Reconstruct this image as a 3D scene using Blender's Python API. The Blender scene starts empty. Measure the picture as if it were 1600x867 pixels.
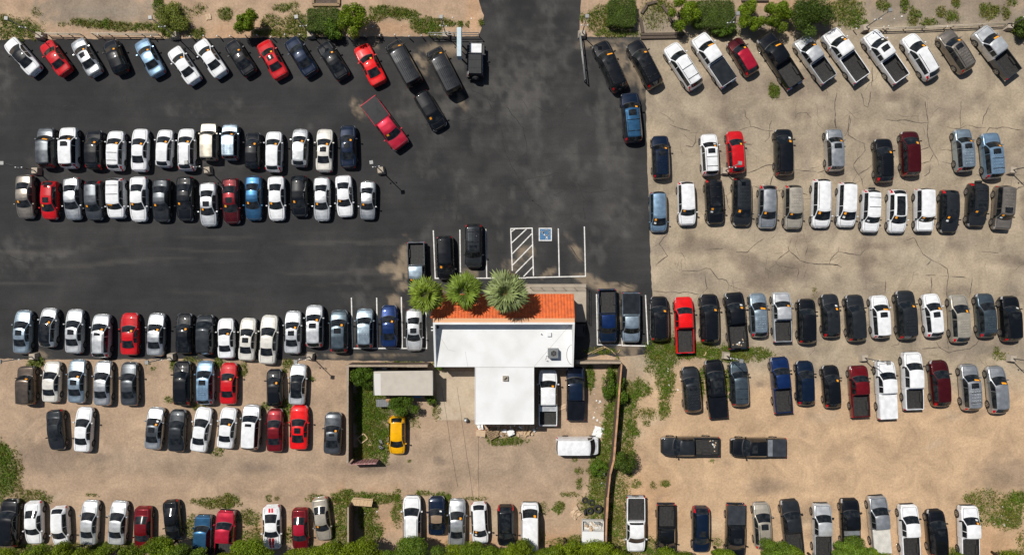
import bpy, bmesh, math, random
import numpy as np
from mathutils import Vector, Matrix
from mathutils.geometry import delaunay_2d_cdt
R = math.radians
random.seed(7)
rng = np.random.default_rng(11)
scene = bpy.context.scene
col = scene.collection

# ------------------------------------------------------------------ camera, sky, sun, exposure
H = 78.0                      # flying height
F = 1107.0                    # focal length in pixels of the 1600 px wide photograph
cd = bpy.data.cameras.new('camera')
cam = bpy.data.objects.new('camera', cd); col.objects.link(cam)
cam.location = (0, 0, H); cam.rotation_euler = (0, 0, 0)
cd.sensor_width = 36; cd.lens = 36*F/1600; cd.clip_end = 3000; cd.clip_start = 1
scene.camera = cam
SUN_EL, SUN_AZ = 58.7, 135.0   # azimuth: mathematical angle of the direction towards the sun in the xy plane
world = bpy.data.worlds.new('World'); scene.world = world; world.use_nodes = True
wn = world.node_tree; bg = wn.nodes['Background']
sky = wn.nodes.new('ShaderNodeTexSky'); sky.sky_type = 'NISHITA'; sky.sun_disc = False
sky.sun_elevation = R(SUN_EL); sky.sun_rotation = R(90-SUN_AZ)
wn.links.new(sky.outputs[0], bg.inputs[0]); bg.inputs[1].default_value = 0.05
sl = bpy.data.lights.new('sun', 'SUN'); sl.energy = 4.6; sl.angle = R(0.5); sl.color = (1.0, 0.955, 0.89)
so = bpy.data.objects.new('sun', sl); col.objects.link(so)
sd = Vector((math.cos(R(SUN_EL))*math.cos(R(SUN_AZ)), math.cos(R(SUN_EL))*math.sin(R(SUN_AZ)), math.sin(R(SUN_EL))))
so.rotation_euler = sd.to_track_quat('Z', 'Y').to_euler(); so.location = sd*200
scene.view_settings.view_transform = 'Standard'; scene.view_settings.look = 'None'
scene.view_settings.exposure = -0.08; scene.view_settings.gamma = 1

def P(px, py, z=0.0):
    k = (H - z)/F
    return Vector(((px-800)*k, (433.5-py)*k, z))
def W2(px, py): return ((px-800)*H/F, (433.5-py)*H/F)

# ------------------------------------------------------------------ helpers
def tag(o, label=None, cat=None, group=None, kind=None):
    if label: o['label'] = label
    if cat: o['category'] = cat
    if group: o['group'] = group
    if kind: o['kind'] = kind
    return o
def empty(name, loc=(0, 0, 0), rz=0.0):
    o = bpy.data.objects.new(name, None); col.objects.link(o)
    o.location = loc; o.rotation_euler = (0, 0, rz); o.empty_display_size = 0.3
    return o
class MB:
    """collects shapes for ONE mesh object"""
    def __init__(s): s.v = []; s.f = []; s.m = []; s.s = []
    def add(s, vs, fs, m=0, smooth=False):
        b = len(s.v); s.v += [tuple(v) for v in vs]
        for f in fs: s.f.append(tuple(i+b for i in f)); s.m.append(m); s.s.append(smooth)
        return s
    def box(s, c, d, m=0, rz=0.0, top=1.0, tilt=None):
        x, y, z = d[0]/2, d[1]/2, d[2]/2
        vs = [Vector((a*x*(top if e > 0 else 1), b*y*(top if e > 0 else 1), e*z)) for e in (-1, 1) for a, b in ((-1, -1), (1, -1), (1, 1), (-1, 1))]
        M = Matrix.Rotation(rz, 3, 'Z')
        if tilt: M = M @ Matrix.Rotation(tilt[1], 3, tilt[0])
        vs = [M @ v + Vector(c) for v in vs]
        return s.add(vs, [(0, 3, 2, 1), (4, 5, 6, 7), (0, 1, 5, 4), (1, 2, 6, 5), (2, 3, 7, 6), (3, 0, 4, 7)], m)
    def tube(s, a, b, r, r2=None, n=8, m=0, smooth=True):
        a, b = Vector(a), Vector(b); r2 = r if r2 is None else r2
        q = (b-a).to_track_quat('Z', 'Y')
        vs = []
        for p, rr in ((a, r), (b, r2)):
            for i in range(n):
                t = 2*math.pi*i/n; vs.append(p + q @ Vector((math.cos(t)*rr, math.sin(t)*rr, 0)))
        fs = [(i, (i+1) % n, n+(i+1) % n, n+i) for i in range(n)] + [tuple(range(n-1, -1, -1)), tuple(range(n, 2*n))]
        return s.add(vs, fs, m, smooth)
    def torus(s, c, R0, r, m=0, nu=20, nv=8, axis=None):
        q = Vector(axis or (0, 0, 1)).to_track_quat('Z', 'Y'); vs = []; fs = []
        for i in range(nu):
            for j in range(nv):
                a, b = 2*math.pi*i/nu, 2*math.pi*j/nv
                vs.append(Vector(c) + q @ Vector(((R0+r*math.cos(b))*math.cos(a), (R0+r*math.cos(b))*math.sin(a), r*1.2*math.sin(b))))
                fs.append((i*nv+j, ((i+1) % nu)*nv+j, ((i+1) % nu)*nv+(j+1) % nv, i*nv+(j+1) % nv))
        return s.add(vs, fs, m, True)
    def mesh(s, name, mats):
        me = bpy.data.meshes.new(name); me.from_pydata(s.v, [], s.f)
        if s.f:
            me.polygons.foreach_set('material_index', s.m); me.polygons.foreach_set('use_smooth', s.s)
        for m in (mats if isinstance(mats, (list, tuple)) else [mats]): me.materials.append(m)
        me.update(); return me
    def build(s, name, mats, parent=None, loc=None, rz=None):
        o = bpy.data.objects.new(name, s.mesh(name, mats)); col.objects.link(o)
        if parent: o.parent = parent
        if loc is not None: o.location = loc
        if rz is not None: o.rotation_euler = (0, 0, rz)
        return o

# ------------------------------------------------------------------ materials
def mat(name, c, rough=0.6, metal=0.0, spec=0.5, noise=None, coat=0.0, bump=None):
    m = bpy.data.materials.new(name); m.use_nodes = True; nt = m.node_tree; b = nt.nodes['Principled BSDF']
    b.inputs['Base Color'].default_value = (*c, 1); b.inputs['Roughness'].default_value = rough
    b.inputs['Metallic'].default_value = metal; b.inputs['Specular IOR Level'].default_value = spec
    b.inputs['Coat Weight'].default_value = coat; b.inputs['Coat Roughness'].default_value = 0.05
    if noise:   # (scale, amount, colour2)
        tc = nt.nodes.new('ShaderNodeTexCoord'); n = nt.nodes.new('ShaderNodeTexNoise'); n.inputs['Scale'].default_value = noise[0]; n.inputs['Detail'].default_value = 6
        mx = nt.nodes.new('ShaderNodeMix'); mx.data_type = 'RGBA'
        mx.inputs[6].default_value = (*c, 1); mx.inputs[7].default_value = (*noise[2], 1)
        mr = nt.nodes.new('ShaderNodeMapRange'); mr.inputs[1].default_value = 0.4; mr.inputs[2].default_value = 0.7; mr.inputs[4].default_value = noise[1]
        nt.links.new(tc.outputs['Object'], n.inputs['Vector']); nt.links.new(n.outputs[0], mr.inputs[0]); nt.links.new(mr.outputs[0], mx.inputs[0]); nt.links.new(mx.outputs[2], b.inputs['Base Color'])
        if bump:
            bp = nt.nodes.new('ShaderNodeBump'); bp.inputs['Strength'].default_value = bump; bp.inputs['Distance'].default_value = 0.05
            nt.links.new(n.outputs[0], bp.inputs['Height']); nt.links.new(bp.outputs[0], b.inputs['Normal'])
    return m
def paint_mat():
    m = bpy.data.materials.new('car_paint'); m.use_nodes = True; nt = m.node_tree; b = nt.nodes['Principled BSDF']
    oi = nt.nodes.new('ShaderNodeObjectInfo'); tc = nt.nodes.new('ShaderNodeTexCoord')
    n = nt.nodes.new('ShaderNodeTexNoise'); n.inputs['Scale'].default_value = 1.7; n.inputs['Detail'].default_value = 5
    mr = nt.nodes.new('ShaderNodeMapRange'); mr.inputs[1].default_value = .3; mr.inputs[2].default_value = .7; mr.inputs[3].default_value = .80; mr.inputs[4].default_value = 1.06
    mul = nt.nodes.new('ShaderNodeMix'); mul.data_type = 'RGBA'; mul.blend_type = 'MULTIPLY'; mul.inputs[0].default_value = 1
    r2 = nt.nodes.new('ShaderNodeMapRange'); r2.inputs[1].default_value = .3; r2.inputs[2].default_value = .7; r2.inputs[3].default_value = .28; r2.inputs[4].default_value = .42
    nt.links.new(tc.outputs['Object'], n.inputs[0]); nt.links.new(n.outputs[0], mr.inputs[0]); nt.links.new(n.outputs[0], r2.inputs[0])
    nt.links.new(oi.outputs['Color'], mul.inputs[6]); nt.links.new(mr.outputs[0], mul.inputs[7])
    nt.links.new(mul.outputs[2], b.inputs['Base Color']); nt.links.new(oi.outputs['Alpha'], b.inputs['Metallic'])
    nt.links.new(r2.outputs[0], b.inputs['Roughness'])
    b.inputs['Coat Weight'].default_value = 1; b.inputs['Coat Roughness'].default_value = .035; b.inputs['Specular IOR Level'].default_value = .12
    return m
M = {}
M['paint'] = paint_mat()
M['glass'] = mat('car_glass', (.006, .008, .010), .06, 0, .6, noise=(2.2, .8, (.035, .037, .038)))
M['black'] = mat('black_plastic', (.012, .012, .013), .55)
M['tyre'] = mat('tyre_rubber', (.018, .018, .018), .8)
M['rim'] = mat('wheel_alloy', (.42, .42, .43), .32, .8)
M['chrome'] = mat('chrome', (.6, .6, .62), .15, 1)
M['lamp'] = mat('headlamp_lens', (.55, .57, .6), .12, .3)
M['red'] = mat('tail_lamp_lens', (.5, .006, .01), .15)
M['orange'] = mat('orange_sticker', (.95, .36, .01), .6)
M['paper'] = mat('paper', (.75, .76, .74), .7)
M['liner'] = mat('bed_liner', (.016, .0155, .015), .7, noise=(6, .6, (.045, .041, .036)))
M['white'] = mat('white_coating', (.72, .73, .73), .75, noise=(.45, .8, (.60, .60, .58)))
M['stucco'] = mat('white_stucco', (.70, .69, .66), .85, noise=(3, .5, (.58, .56, .52)), bump=.2)
M['tile'] = mat('clay_tile', (.66, .135, .03), .75, noise=(2.2, .95, (.40, .085, .028)), bump=.4)
M['peach'] = mat('peach_fascia', (.66, .36, .19), .7)
M['concrete'] = mat('concrete', (.42, .36, .285), .85, noise=(1.2, .7, (.33, .275, .21)), bump=.15)
M['block'] = mat('block_wall', (.36, .29, .215), .9, noise=(4, .7, (.24, .18, .13)), bump=.4)
M['rust'] = mat('rusty_wall_cap', (.50, .27, .14), .85, noise=(1.5, .9, (.26, .16, .10)), bump=.4)
M['brownwall'] = mat('dark_brown_wall', (.12, .075, .055), .9, noise=(4, .7, (.07, .045, .035)), bump=.4)
M['steel'] = mat('galvanised_steel', (.26, .265, .26), .6, .4, noise=(4, .6, (.3, .29, .27)))
M['darksteel'] = mat('dark_steel', (.045, .04, .038), .6, .3)
M['rail'] = mat('pale_pipe', (.50, .43, .33), .7, noise=(5, .6, (.36, .29, .2)))
M['wood'] = mat('weathered_wood', (.30, .21, .12), .85, noise=(8, .8, (.18, .12, .07)))
M['palewood'] = mat('pale_wood', (.55, .40, .24), .8, noise=(8, .7, (.40, .27, .15)))
M['darkwood'] = mat('dark_timber', (.075, .055, .042), .9, noise=(8, .8, (.15, .115, .085)), bump=.4)
M['bark'] = mat('bark', (.11, .08, .055), .9, noise=(6, .7, (.06, .042, .03)), bump=.5)
M['line'] = mat('white_road_paint', (.74, .73, .70), .7, noise=(3, .9, (.5, .48, .44)))
M['hblue'] = mat('blue_road_paint', (.055, .17, .33), .7, noise=(4, .8, (.04, .11, .21)))
M['crack'] = mat('crack_gap', (.075, .06, .046), .95, noise=(5, .9, (.17, .135, .10)))
M['acrack'] = mat('asphalt_crack_gap', (.018, .017, .017), .95, noise=(3, .9, (.045, .043, .041)))
M['signblue'] = mat('sign_cabinet', (.38, .50, .56), .5, noise=(3, .8, (.55, .62, .64)))
M['shed'] = mat('shed_roof_sheet', (.50, .455, .39), .75, noise=(1.5, .6, (.42, .38, .32)))
M['greymetal'] = mat('grey_metal_box', (.20, .21, .215), .5, .3, noise=(3, .5, (.14, .14, .14)))
M['cardboard'] = mat('cardboard', (.50, .36, .23), .85, noise=(3, .5, (.62, .48, .34)))
M['pink'] = mat('faded_red_sheet', (.32, .10, .10), .8, noise=(7, .9, (.45, .38, .34)))
M['blueitem'] = mat('blue_plastic', (.05, .22, .5), .5)
M['redplastic'] = mat('red_plastic', (.6, .06, .02), .5)
M['tan'] = mat('tan_canvas', (.27, .19, .125), .9)
M['redstripe'] = mat('red_stripe_vinyl', (.7, .01, .015), .3, coat=1)
M['bedsilver'] = mat('pale_tonneau', (.62, .60, .56), .6)

# ------------------------------------------------------------------ noise for ground tints
_lat = rng.random((256, 256))
def vnoise(x, y):
    xi = np.floor(x).astype(int); yi = np.floor(y).astype(int); fx = x-xi; fy = y-yi
    fx = fx*fx*(3-2*fx); fy = fy*fy*(3-2*fy); g = lambda a, b: _lat[a % 256, b % 256]
    return (g(xi, yi)*(1-fx)+g(xi+1, yi)*fx)*(1-fy)+(g(xi, yi+1)*(1-fx)+g(xi+1, yi+1)*fx)*fy
def fbm(x, y, o=4):
    s = 0; a = .5; t = 0
    for i in range(o): s = s+a*vnoise(x+31*i, y+17*i); t += a; a *= .55; x = x*2.03; y = y*2.03
    return s/t
def blob(px, py, b):
    """soft irregular ellipse in lot coordinates (tenths of a stall); returns 0..1"""
    cx, cy, rx, ry = b[:4]; soft = b[4] if len(b) > 4 else .5; rot = R(b[5]) if len(b) > 5 else 0
    dx, dy = px-cx, py-cy; u = dx*math.cos(rot)+dy*math.sin(rot); v = -dx*math.sin(rot)+dy*math.cos(rot)
    d = np.sqrt((u/rx)**2+(v/ry)**2) + (fbm(px*.09+cx, py*.09+cy)-.5)*1.1
    return np.clip((1+soft*.5-d)/soft, 0, 1)
def sstep(a, b, x):
    t = np.clip((x-a)/(b-a), 0, 1); return t*t*(3-2*t)
def mixc(c, c2, m): return c*(1-m[:, None])+np.array(c2)*m[:, None]

def ground_mat(name, fine=26, contrast=.35, rough=.92, bump=.25, streak=False):
    m = bpy.data.materials.new(name); m.use_nodes = True; nt = m.node_tree; b = nt.nodes['Principled BSDF']; L = nt.links
    at = nt.nodes.new('ShaderNodeAttribute'); at.attribute_name = 'tint'
    tc = nt.nodes.new('ShaderNodeTexCoord')
    def noise(sc, det, ro=.6, vec=None, dist=0):
        n = nt.nodes.new('ShaderNodeTexNoise'); n.inputs['Scale'].default_value = sc; n.inputs['Detail'].default_value = det; n.inputs['Roughness'].default_value = ro; n.inputs['Distortion'].default_value = dist
        L.new(vec or tc.outputs['Object'], n.inputs['Vector']); return n
    def mr(src, a, bb, c, d):
        r = nt.nodes.new('ShaderNodeMapRange'); r.inputs[1].default_value = a; r.inputs[2].default_value = bb; r.inputs[3].default_value = c; r.inputs[4].default_value = d
        L.new(src, r.inputs[0]); return r.outputs[0]
    def mulv(a, bb):
        x = nt.nodes.new('ShaderNodeMath'); x.operation = 'MULTIPLY'; L.new(a, x.inputs[0]); L.new(bb, x.inputs[1]); return x.outputs[0]
    n1 = noise(.35, 9, .65, dist=.6); n2 = noise(fine/5, 6, .7); n3 = noise(fine, 3, .8)
    f = mulv(mr(n1.outputs[0], .3, .7, 1-contrast*.6, 1+contrast*.5), mr(n2.outputs[0], .3, .7, 1-contrast*.45, 1+contrast*.4))
    f = mulv(f, mr(n3.outputs[0], .25, .75, 1-contrast*.7, 1+contrast*.6))
    if streak:
        mp = nt.nodes.new('ShaderNodeMapping'); mp.inputs['Scale'].default_value = (.08, .9, 1); L.new(tc.outputs['Object'], mp.inputs[0])
        n4 = noise(1.0, 6, .6, mp.outputs[0], .8); f = mulv(f, mr(n4.outputs[0], .35, .7, .93, 1.16))
    vm = nt.nodes.new('ShaderNodeVectorMath'); vm.operation = 'SCALE'; L.new(at.outputs['Color'], vm.inputs[0]); L.new(f, vm.inputs['Scale'])
    L.new(vm.outputs[0], b.inputs['Base Color']); b.inputs['Roughness'].default_value = rough; b.inputs['Specular IOR Level'].default_value = .25
    bp = nt.nodes.new('ShaderNodeBump'); bp.inputs['Strength'].default_value = bump; bp.inputs['Distance'].default_value = .03
    L.new(n2.outputs[0], bp.inputs['Height']); L.new(bp.outputs[0], b.inputs['Normal'])
    return m

# weed and grass areas: (x, y, rx, ry, softness, density, mix 0 = lush green .. 1 = dry olive, height)
WEEDS = [
 (30, 47, 36, 15, .7, .8, .45, .3), (8, 30, 12, 8, .6, .6, .5, .3), (58, 20, 8, 7, .7, .35, .6, .3), (150, 38, 40, 7, .5, .9, .5, .3), (205, 42, 48, 7, .5, .9, .45, .35), (122, 34, 10, 6, .6, .6, .5, .3), (98, 38, 7, 4, .6, .4, .6, .2),
 (248, 9, 8, 11, .4, 1, .3, .5), (269, 33, 26, 22, .5, 1, .25, .5), (262, 52, 10, 9, .5, .8, .3, .3), (308, 53, 13, 8, .5, .9, .45, .4), (352, 23, 11, 9, .5, .9, .5, .4), (310, 15, 14, 8, .7, .3, .7, .2),
 (422, 34, 16, 10, .6, .6, .5, .3), (414, 52, 17, 6, .5, .8, .45, .3), (440, 13, 13, 6, .6, .7, .5, .3), (458, 9, 9, 5, .6, .7, .5, .3), (467, 42, 24, 20, .6, .8, .45, .3), (440, 52, 14, 7, .6, .6, .5, .3),
 (606, 18, 28, 9, .5, .95, .35, .35), (635, 24, 22, 8, .5, .9, .4, .3), (588, 28, 14, 6, .5, .7, .45, .3), (664, 40, 22, 13, .5, .95, .35, .35), (690, 35, 18, 6, .6, .7, .45, .3), (703, 37, 8, 5, .5, .9, .3, .3), (719, 38, 6, 5, .5, .9, .3, .3), (731, 39, 4, 5, .5, .9, .3, .3), (752, 36, 4, 6, .5, .9, .3, .3), (680, 52, 12, 8, .6, .6, .5, .3),
 (938, 30, 20, 18, .6, .8, .5, .3), (965, 53, 32, 6, .5, .9, .35, .3), (1022, 22, 22, 20, .8, .35, .6, .3), (1035, 10, 16, 10, .6, .6, .5, .3), (910, 28, 4, 7, .5, .8, .5, .3), (1130, 52, 20, 7, .6, .7, .4, .3),
 (1320, 20, 26, 20, .6, .85, .45, .35), (1338, 36, 14, 8, .5, .8, .3, .4), (1380, 8, 10, 9, .5, .9, .55, .4), (1412, 8, 7, 11, .5, .9, .5, .4), (1428, 27, 9, 13, .6, .8, .55, .4), (1453, 36, 15, 7, .6, .7, .55, .3), (1485, 25, 13, 9, .7, .8, .5, .4), (1470, 18, 7, 9, .6, .7, .55, .3), (1544, 18, 15, 11, .5, .9, .55, .4), (1572, 20, 7, 10, .5, .8, .55, .4), (1493, 5, 6, 7, .5, .8, .6, .3), (1580, 4, 9, 6, .6, .7, .6, .3), (1594, 45, 16, 14, .6, .9, .4, .5),
 (1208, 141, 9, 13, .35, 1, .35, .35),
 (57, 567, 14, 9, .5, 1, .15, .5), (272, 568, 6, 9, .6, .8, .3, .3), (300, 563, 14, 5, .6, .7, .35, .3), (343, 565, 8, 8, .6, .8, .3, .3), (379, 576, 7, 13, .6, .8, .3, .3), (450, 568, 9, 8, .6, .8, .35, .3), (444, 580, 6, 4, .6, .7, .35, .3), (414, 634, 7, 6, .6, .8, .35, .3), (448, 642, 12, 16, .6, .8, .3, .3), (270, 625, 9, 5, .6, .6, .5, .3), (310, 634, 12, 6, .7, .6, .5, .3), (339, 705, 9, 7, .7, .6, .6, .3), (240, 576, 5, 3, .6, .5, .5, .2), (488, 592, 5, 4, .6, .7, .5, .2), (232, 568, 5, 3, .6, .5, .5, .2), (262, 624, 5, 5, .6, .5, .5, .2),
 (1038, 545, 26, 24, .6, .8, .25, .35), (1080, 545, 45, 14, .5, .95, .25, .35), (1130, 553, 50, 10, .5, .95, .25, .3), (1175, 552, 28, 10, .5, .85, .35, .3), (1040, 592, 13, 38, .5, .95, .2, .35), (1022, 560, 14, 24, .6, .7, .35, .35), (1095, 595, 5, 26, .5, .9, .2, .3), (1135, 600, 4, 24, .5, .9, .2, .3), (1037, 640, 9, 12, .5, .9, .3, .3),
 (995, 608, 20, 16, .5, .95, .25, .4), (980, 640, 14, 30, .6, .75, .35, .35), (1010, 645, 15, 10, .6, .6, .45, .3), (985, 672, 12, 12, .5, .9, .3, .4), (978, 700, 14, 20, .6, .8, .4, .35), (968, 770, 16, 34, .7, .6, .55, .3), (965, 830, 16, 36, .6, .8, .45, .35), (995, 755, 8, 6, .6, .6, .5, .3), (985, 740, 5, 5, .6, .7, .4, .3), (1039, 755, 7, 5, .5, .9, .6, .3), (1020, 757, 5, 5, .7, .5, .6, .3), (1112, 720, 4, 3, .6, .6, .5, .2), (1010, 661, 6, 5, .6, .6, .5, .3),
 (578, 632, 26, 30, .5, 1, .2, .35), (582, 670, 26, 34, .5, .95, .3, .35), (575, 708, 24, 10, .5, .9, .3, .3), (598, 560+135, 12, 26, .6, .7, .35, .3), (638, 655, 18, 12, .7, .4, .6, .3), (570, 640, 12, 60, .6, .9, .25, .35), (682, 640, 6, 14, .6, .5, .5, .3), (640, 567, 36, 3, .5, .8, .25, .3), (630, 587, 26, 5, .5, .7, .2, .3),
 (686, 572, 6, 5, .5, 1, .3, .4), (640, 568+152, 3, 3, .6, .5, .6, .2),
 (922, 590, 7, 20, .5, .95, .25, .35), (958, 600, 10, 36, .5, 1, .15, .4), (955, 660, 14, 30, .5, .95, .25, .4), (948, 710, 14, 26, .5, .95, .2, .4), (935, 745, 16, 30, .5, .95, .25, .35), (930, 790, 22, 22, .6, .8, .3, .35), (872, 793, 9, 9, .45, 1, .2, .4), (905, 755, 6, 9, .5, .8, .35, .3), (890, 772, 16, 4, .7, .5, .55, .25), (942, 548, 26, 5, .5, .9, .4, .3), (945, 830, 6, 30, .6, .9, .3, .35), (898, 718, 4, 4, .6, .6, .4, .3), (905, 735, 6, 5, .6, .6, .4, .3), (850, 793, 7, 9, .7, .4, .5, .3),
 (778, 690, 14, 5, .6, .8, .35, .35), (805, 688, 22, 6, .6, .8, .35, .35), (768, 683, 12, 4, .6, .7, .35, .3),
 (6, 740, 17, 40, .5, 1, .2, .35), (26, 748, 10, 40, .7, .5, .85, .2), (2, 705, 12, 18, .5, 1, .2, .35), (48, 775, 14, 10, .6, .6, .65, .25), (72, 778, 12, 7, .6, .6, .7, .25), (58, 768, 12, 4, .6, .5, .7, .2), (145, 773, 9, 3, .8, .5, .7, .2),
 (330, 785, 30, 8, .5, .8, .65, .3), (355, 782, 18, 10, .5, .85, .6, .3), (390, 808, 16, 12, .6, .7, .6, .3), (396, 838, 18, 12, .6, .6, .6, .3), (300, 825, 8, 18, .6, .6, .5, .3), (420, 777, 5, 6, .6, .7, .7, .25), (433, 778, 4, 3, .5, .8, .7, .25), (452, 835, 8, 12, .6, .6, .5, .3), (494, 778, 14, 6, .6, .6, .65, .3),
 (545, 775, 26, 9, .5, .9, .4, .35), (600, 777, 26, 8, .5, .95, .35, .35), (540, 800, 16, 28, .6, .8, .5, .3), (575, 805, 14, 26, .6, .9, .35, .35), (585, 835, 14, 16, .6, .9, .35, .4), (620, 795, 8, 26, .6, .7, .4, .3), (530, 840, 16, 20, .6, .8, .45, .35), (690, 775, 12, 8, .5, .9, .35, .3), (662, 770, 12, 4, .6, .7, .45, .25), (700, 790, 5, 22, .6, .6, .4, .3), (742, 778, 16, 3, .7, .6, .5, .25), (838, 800, 5, 14, .6, .5, .5, .25), (842, 838, 8, 14, .7, .3, .6, .2),
 (1545, 783, 32, 16, .8, .45, .6, .3), (1582, 790, 18, 20, .6, .8, .35, .35), (1572, 812, 22, 13, .6, .8, .4, .35), (1515, 778, 10, 7, .7, .5, .6, .3), (1590, 775, 12, 8, .6, .9, .3, .4), (1532, 805, 20, 14, .8, .4, .6, .25), (1596, 845, 8, 14, .7, .4, .6, .3),
 (1563, 556, 12, 6, .7, .5, .4, .3), (1556, 548, 4, 7, .7, .6, .4, .3), (1272, 455, 4, 10, .8, .3, .8, .15),
 (60, 858, 90, 8, .6, .8, .35, .35), (180, 852, 60, 8, .6, .8, .4, .35), (245, 850, 30, 8, .6, .8, .35, .35), (900, 850, 40, 12, .6, .8, .35, .4), (330, 862, 60, 6, .6, .8, .35, .35), (1015, 850, 10, 12, .6, .6, .4, .3), (1120, 846, 8, 6, .7, .4, .5, .25), (1000, 862, 30, 8, .6, .8, .35, .35), (705, 852, 12, 8, .7, .3, .6, .25), (1488, 862, 6, 7, .6, .8, .35, .35), (1580, 864, 20, 6, .6, .8, .35, .35),
]

def grid_axis(lo, hi, step, far):
    inner = np.arange(lo, hi+step*.5, step)
    out = [hi+d for d in (4, 12, 30, 70, 160, 400, far)]
    return np.concatenate([[lo-d for d in (far, 400, 160, 70, 30, 12, 4)], inner, out])
def ground_sheet():
    xs = grid_axis(-60, 60, .33, 900); ys = grid_axis(-34, 34, .33, 900)
    X, Y = np.meshgrid(xs, ys); nx, ny = len(xs), len(ys)
    x, y = X.ravel(), Y.ravel()
    px = x*F/H+800; py = 433.5-y*F/H
    dirtL = np.array((.39, .28, .19)); dirtR = np.array((.49, .34, .21)); pave = np.array((.335, .275, .20)); orange = (.47, .26, .13)
    c = np.tile(dirtL, (len(x), 1))
    c = mixc(c, dirtR, sstep(860, 1040, px+(fbm(px*.02, py*.02)-.5)*120)*sstep(520, 600, py))
    c = mixc(c, (.43, .30, .20), sstep(240, 40, py)*.7*(px < 1000))
    edge = 575+(px-1200)*.06+(fbm(px*.012, py*.012)-.5)*120
    pm = sstep(960, 1000, px)*sstep(edge+45, edge-35, py)*sstep(10, 30, py+(fbm(px*.03, py*.03)-.5)*30)
    c = mixc(c, pave, pm)
    c = mixc(c, (.43, .345, .24), pm*sstep(.42, .7, fbm(px*.012+5, py*.02+9))*.6)
    c = mixc(c, (.22, .18, .14), pm*sstep(.52, .74, fbm(px*.026+50, py*.026+3))*.65)
    # old paving patches along the top
    for b in ((150, 8, 90, 20, .3), (150, 26, 80, 14, .4), (1480, 15, 150, 30, .4)): c = mixc(c, (.24, .20, .155), blob(px, py, b)*.75)
    # orange soil
    for b in ((1500, 850, 120, 30, .9), (700, 850, 60, 25, .8), (880, 850, 40, 20, .8), (1010, 800, 50, 60, 1), (600, 800, 40, 30, .9), (530, 790, 20, 30, .8), (1250, 20, 60, 30, .6), (380, 55, 60, 20, .9), (600, 45, 90, 10, .7), (740, 20, 14, 40, .8), (440, 835, 70, 20, .9), (1080, 545, 20, 20, .8), (795, 660, 40, 14, .6), (810, 850, 120, 14, .7)):
        c = mixc(c, orange, blob(px, py, b)*.38)
    # greyish compacted drive in the yard and tyre sweeps
    for b in ((750, 720, 150, 40, .8), (300, 720, 220, 20, 1)): c = mixc(c, (.30, .235, .175), blob(px, py, b)*.4)
    for b in ((75, 712, 46, 24, .8), (1170, 410, 18, 14, .6), (1250, 375, 14, 9, .8), (1355, 415, 15, 22, .7), (1370, 385, 26, 5, .8), (1100, 385, 40, 12, .7), (1195, 440, 28, 18, .7), (1130, 180, 10, 14, .7), (1126, 150, 16, 10, .8), (1240, 420, 30, 14, .9), (1400, 150, 16, 10, .8), (1270, 470, 24, 14, .9), (1580, 408, 26, 8, .9), (1395, 268, 10, 10, .7), (1365, 215, 12, 10, .4), (1580, 740, 50, 26, 1), (1200, 760, 30, 12, 1), (400, 730, 30, 8, .9), (160, 715, 14, 7, .8), (1115, 130, 20, 12, .9), (1480, 175, 30, 10, 1), (1225, 135, 60, 18, 1), (575, 730, 50, 9, .9), (1187, 600, 7, 6, .6), (685, 719, 10, 7, .5)):
        c = mixc(c, (.17, .13, .10), blob(px, py, b)*.55)
    for b in ((1400, 165, 16, 6, .8), (1440, 400, 30, 20, 1), (1080, 465, 30, 8, .8), (1380, 120, 40, 20, 1)): c = mixc(c, (.47, .40, .29), blob(px, py, b)*.4)
    for q in range(70):
        bx, by = rng.uniform(0, 1600), rng.uniform(560, 860); b = (bx, by, rng.uniform(4, 26), rng.uniform(3, 12), .9, rng.uniform(-30, 30)); near = (abs(px-bx) < 60) & (abs(py-by) < 40)
        m_ = np.zeros(len(px)); m_[near] = blob(px[near], py[near], b); c = mixc(c, (.20, .15, .11) if q % 3 else (.52, .42, .30), m_*.32)
    for q in range(60):
        bx, by = rng.uniform(1020, 1600), rng.uniform(130, 560); b = (bx, by, rng.uniform(3, 14), rng.uniform(4, 14), .9, rng.uniform(-30, 30)); near = (abs(px-bx) < 50) & (abs(py-by) < 50)
        m_ = np.zeros(len(px)); m_[near] = blob(px[near], py[near], b); c = mixc(c, (.16, .125, .095), m_*.4)
    # circular tyre sweep marks left
    d = np.sqrt((px-95)**2+((py-690)*1.5)**2)
    c = mixc(c, (.25, .19, .14), sstep(.55, .7, vnoise(d*.25, px*.01+py*.01))*sstep(90, 60, d)*sstep(20, 45, d)*.4)
    for w in WEEDS:
        near = (abs(px-w[0]) < w[2]*2.2) & (abs(py-w[1]) < w[3]*2.2)
        if near.any():
            m_ = np.zeros(len(px)); m_[near] = blob(px[near], py[near], w)
            g = np.array((.085, .125, .016))*(1-w[6])+np.array((.155, .135, .04))*w[6]
            c = mixc(c, g, m_*w[5]*.92*(.55+.45*sstep(.35, .6, fbm(px*.25+7, py*.25+3))))
    far = (abs(px-800) > 870) | (py < -40) | (py > 910)
    c = np.clip(c, .01, .9)
    vs = np.stack([x, y, np.zeros_like(x)], 1)
    i = np.arange(nx-1)[None, :]+(np.arange(ny-1)*nx)[:, None]
    fs = np.stack([i, i+1, i+1+nx, i+nx], -1).reshape(-1, 4)
    me = bpy.data.meshes.new('ground'); me.from_pydata(vs.tolist(), [], fs.tolist())
    a = me.color_attributes.new('tint', 'FLOAT_COLOR', 'POINT'); a.data.foreach_set('color', np.concatenate([c, np.ones((len(c), 1))], 1).ravel().astype(np.float32))
    me.materials.append(ground_mat('dirt_and_old_paving', 22, .46, bump=.6))
    o = bpy.data.objects.new('ground', me); col.objects.link(o); tag(o, 'sandy dirt ground and cracked tan paving under the car lot', kind='structure')
ground_sheet()

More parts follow.
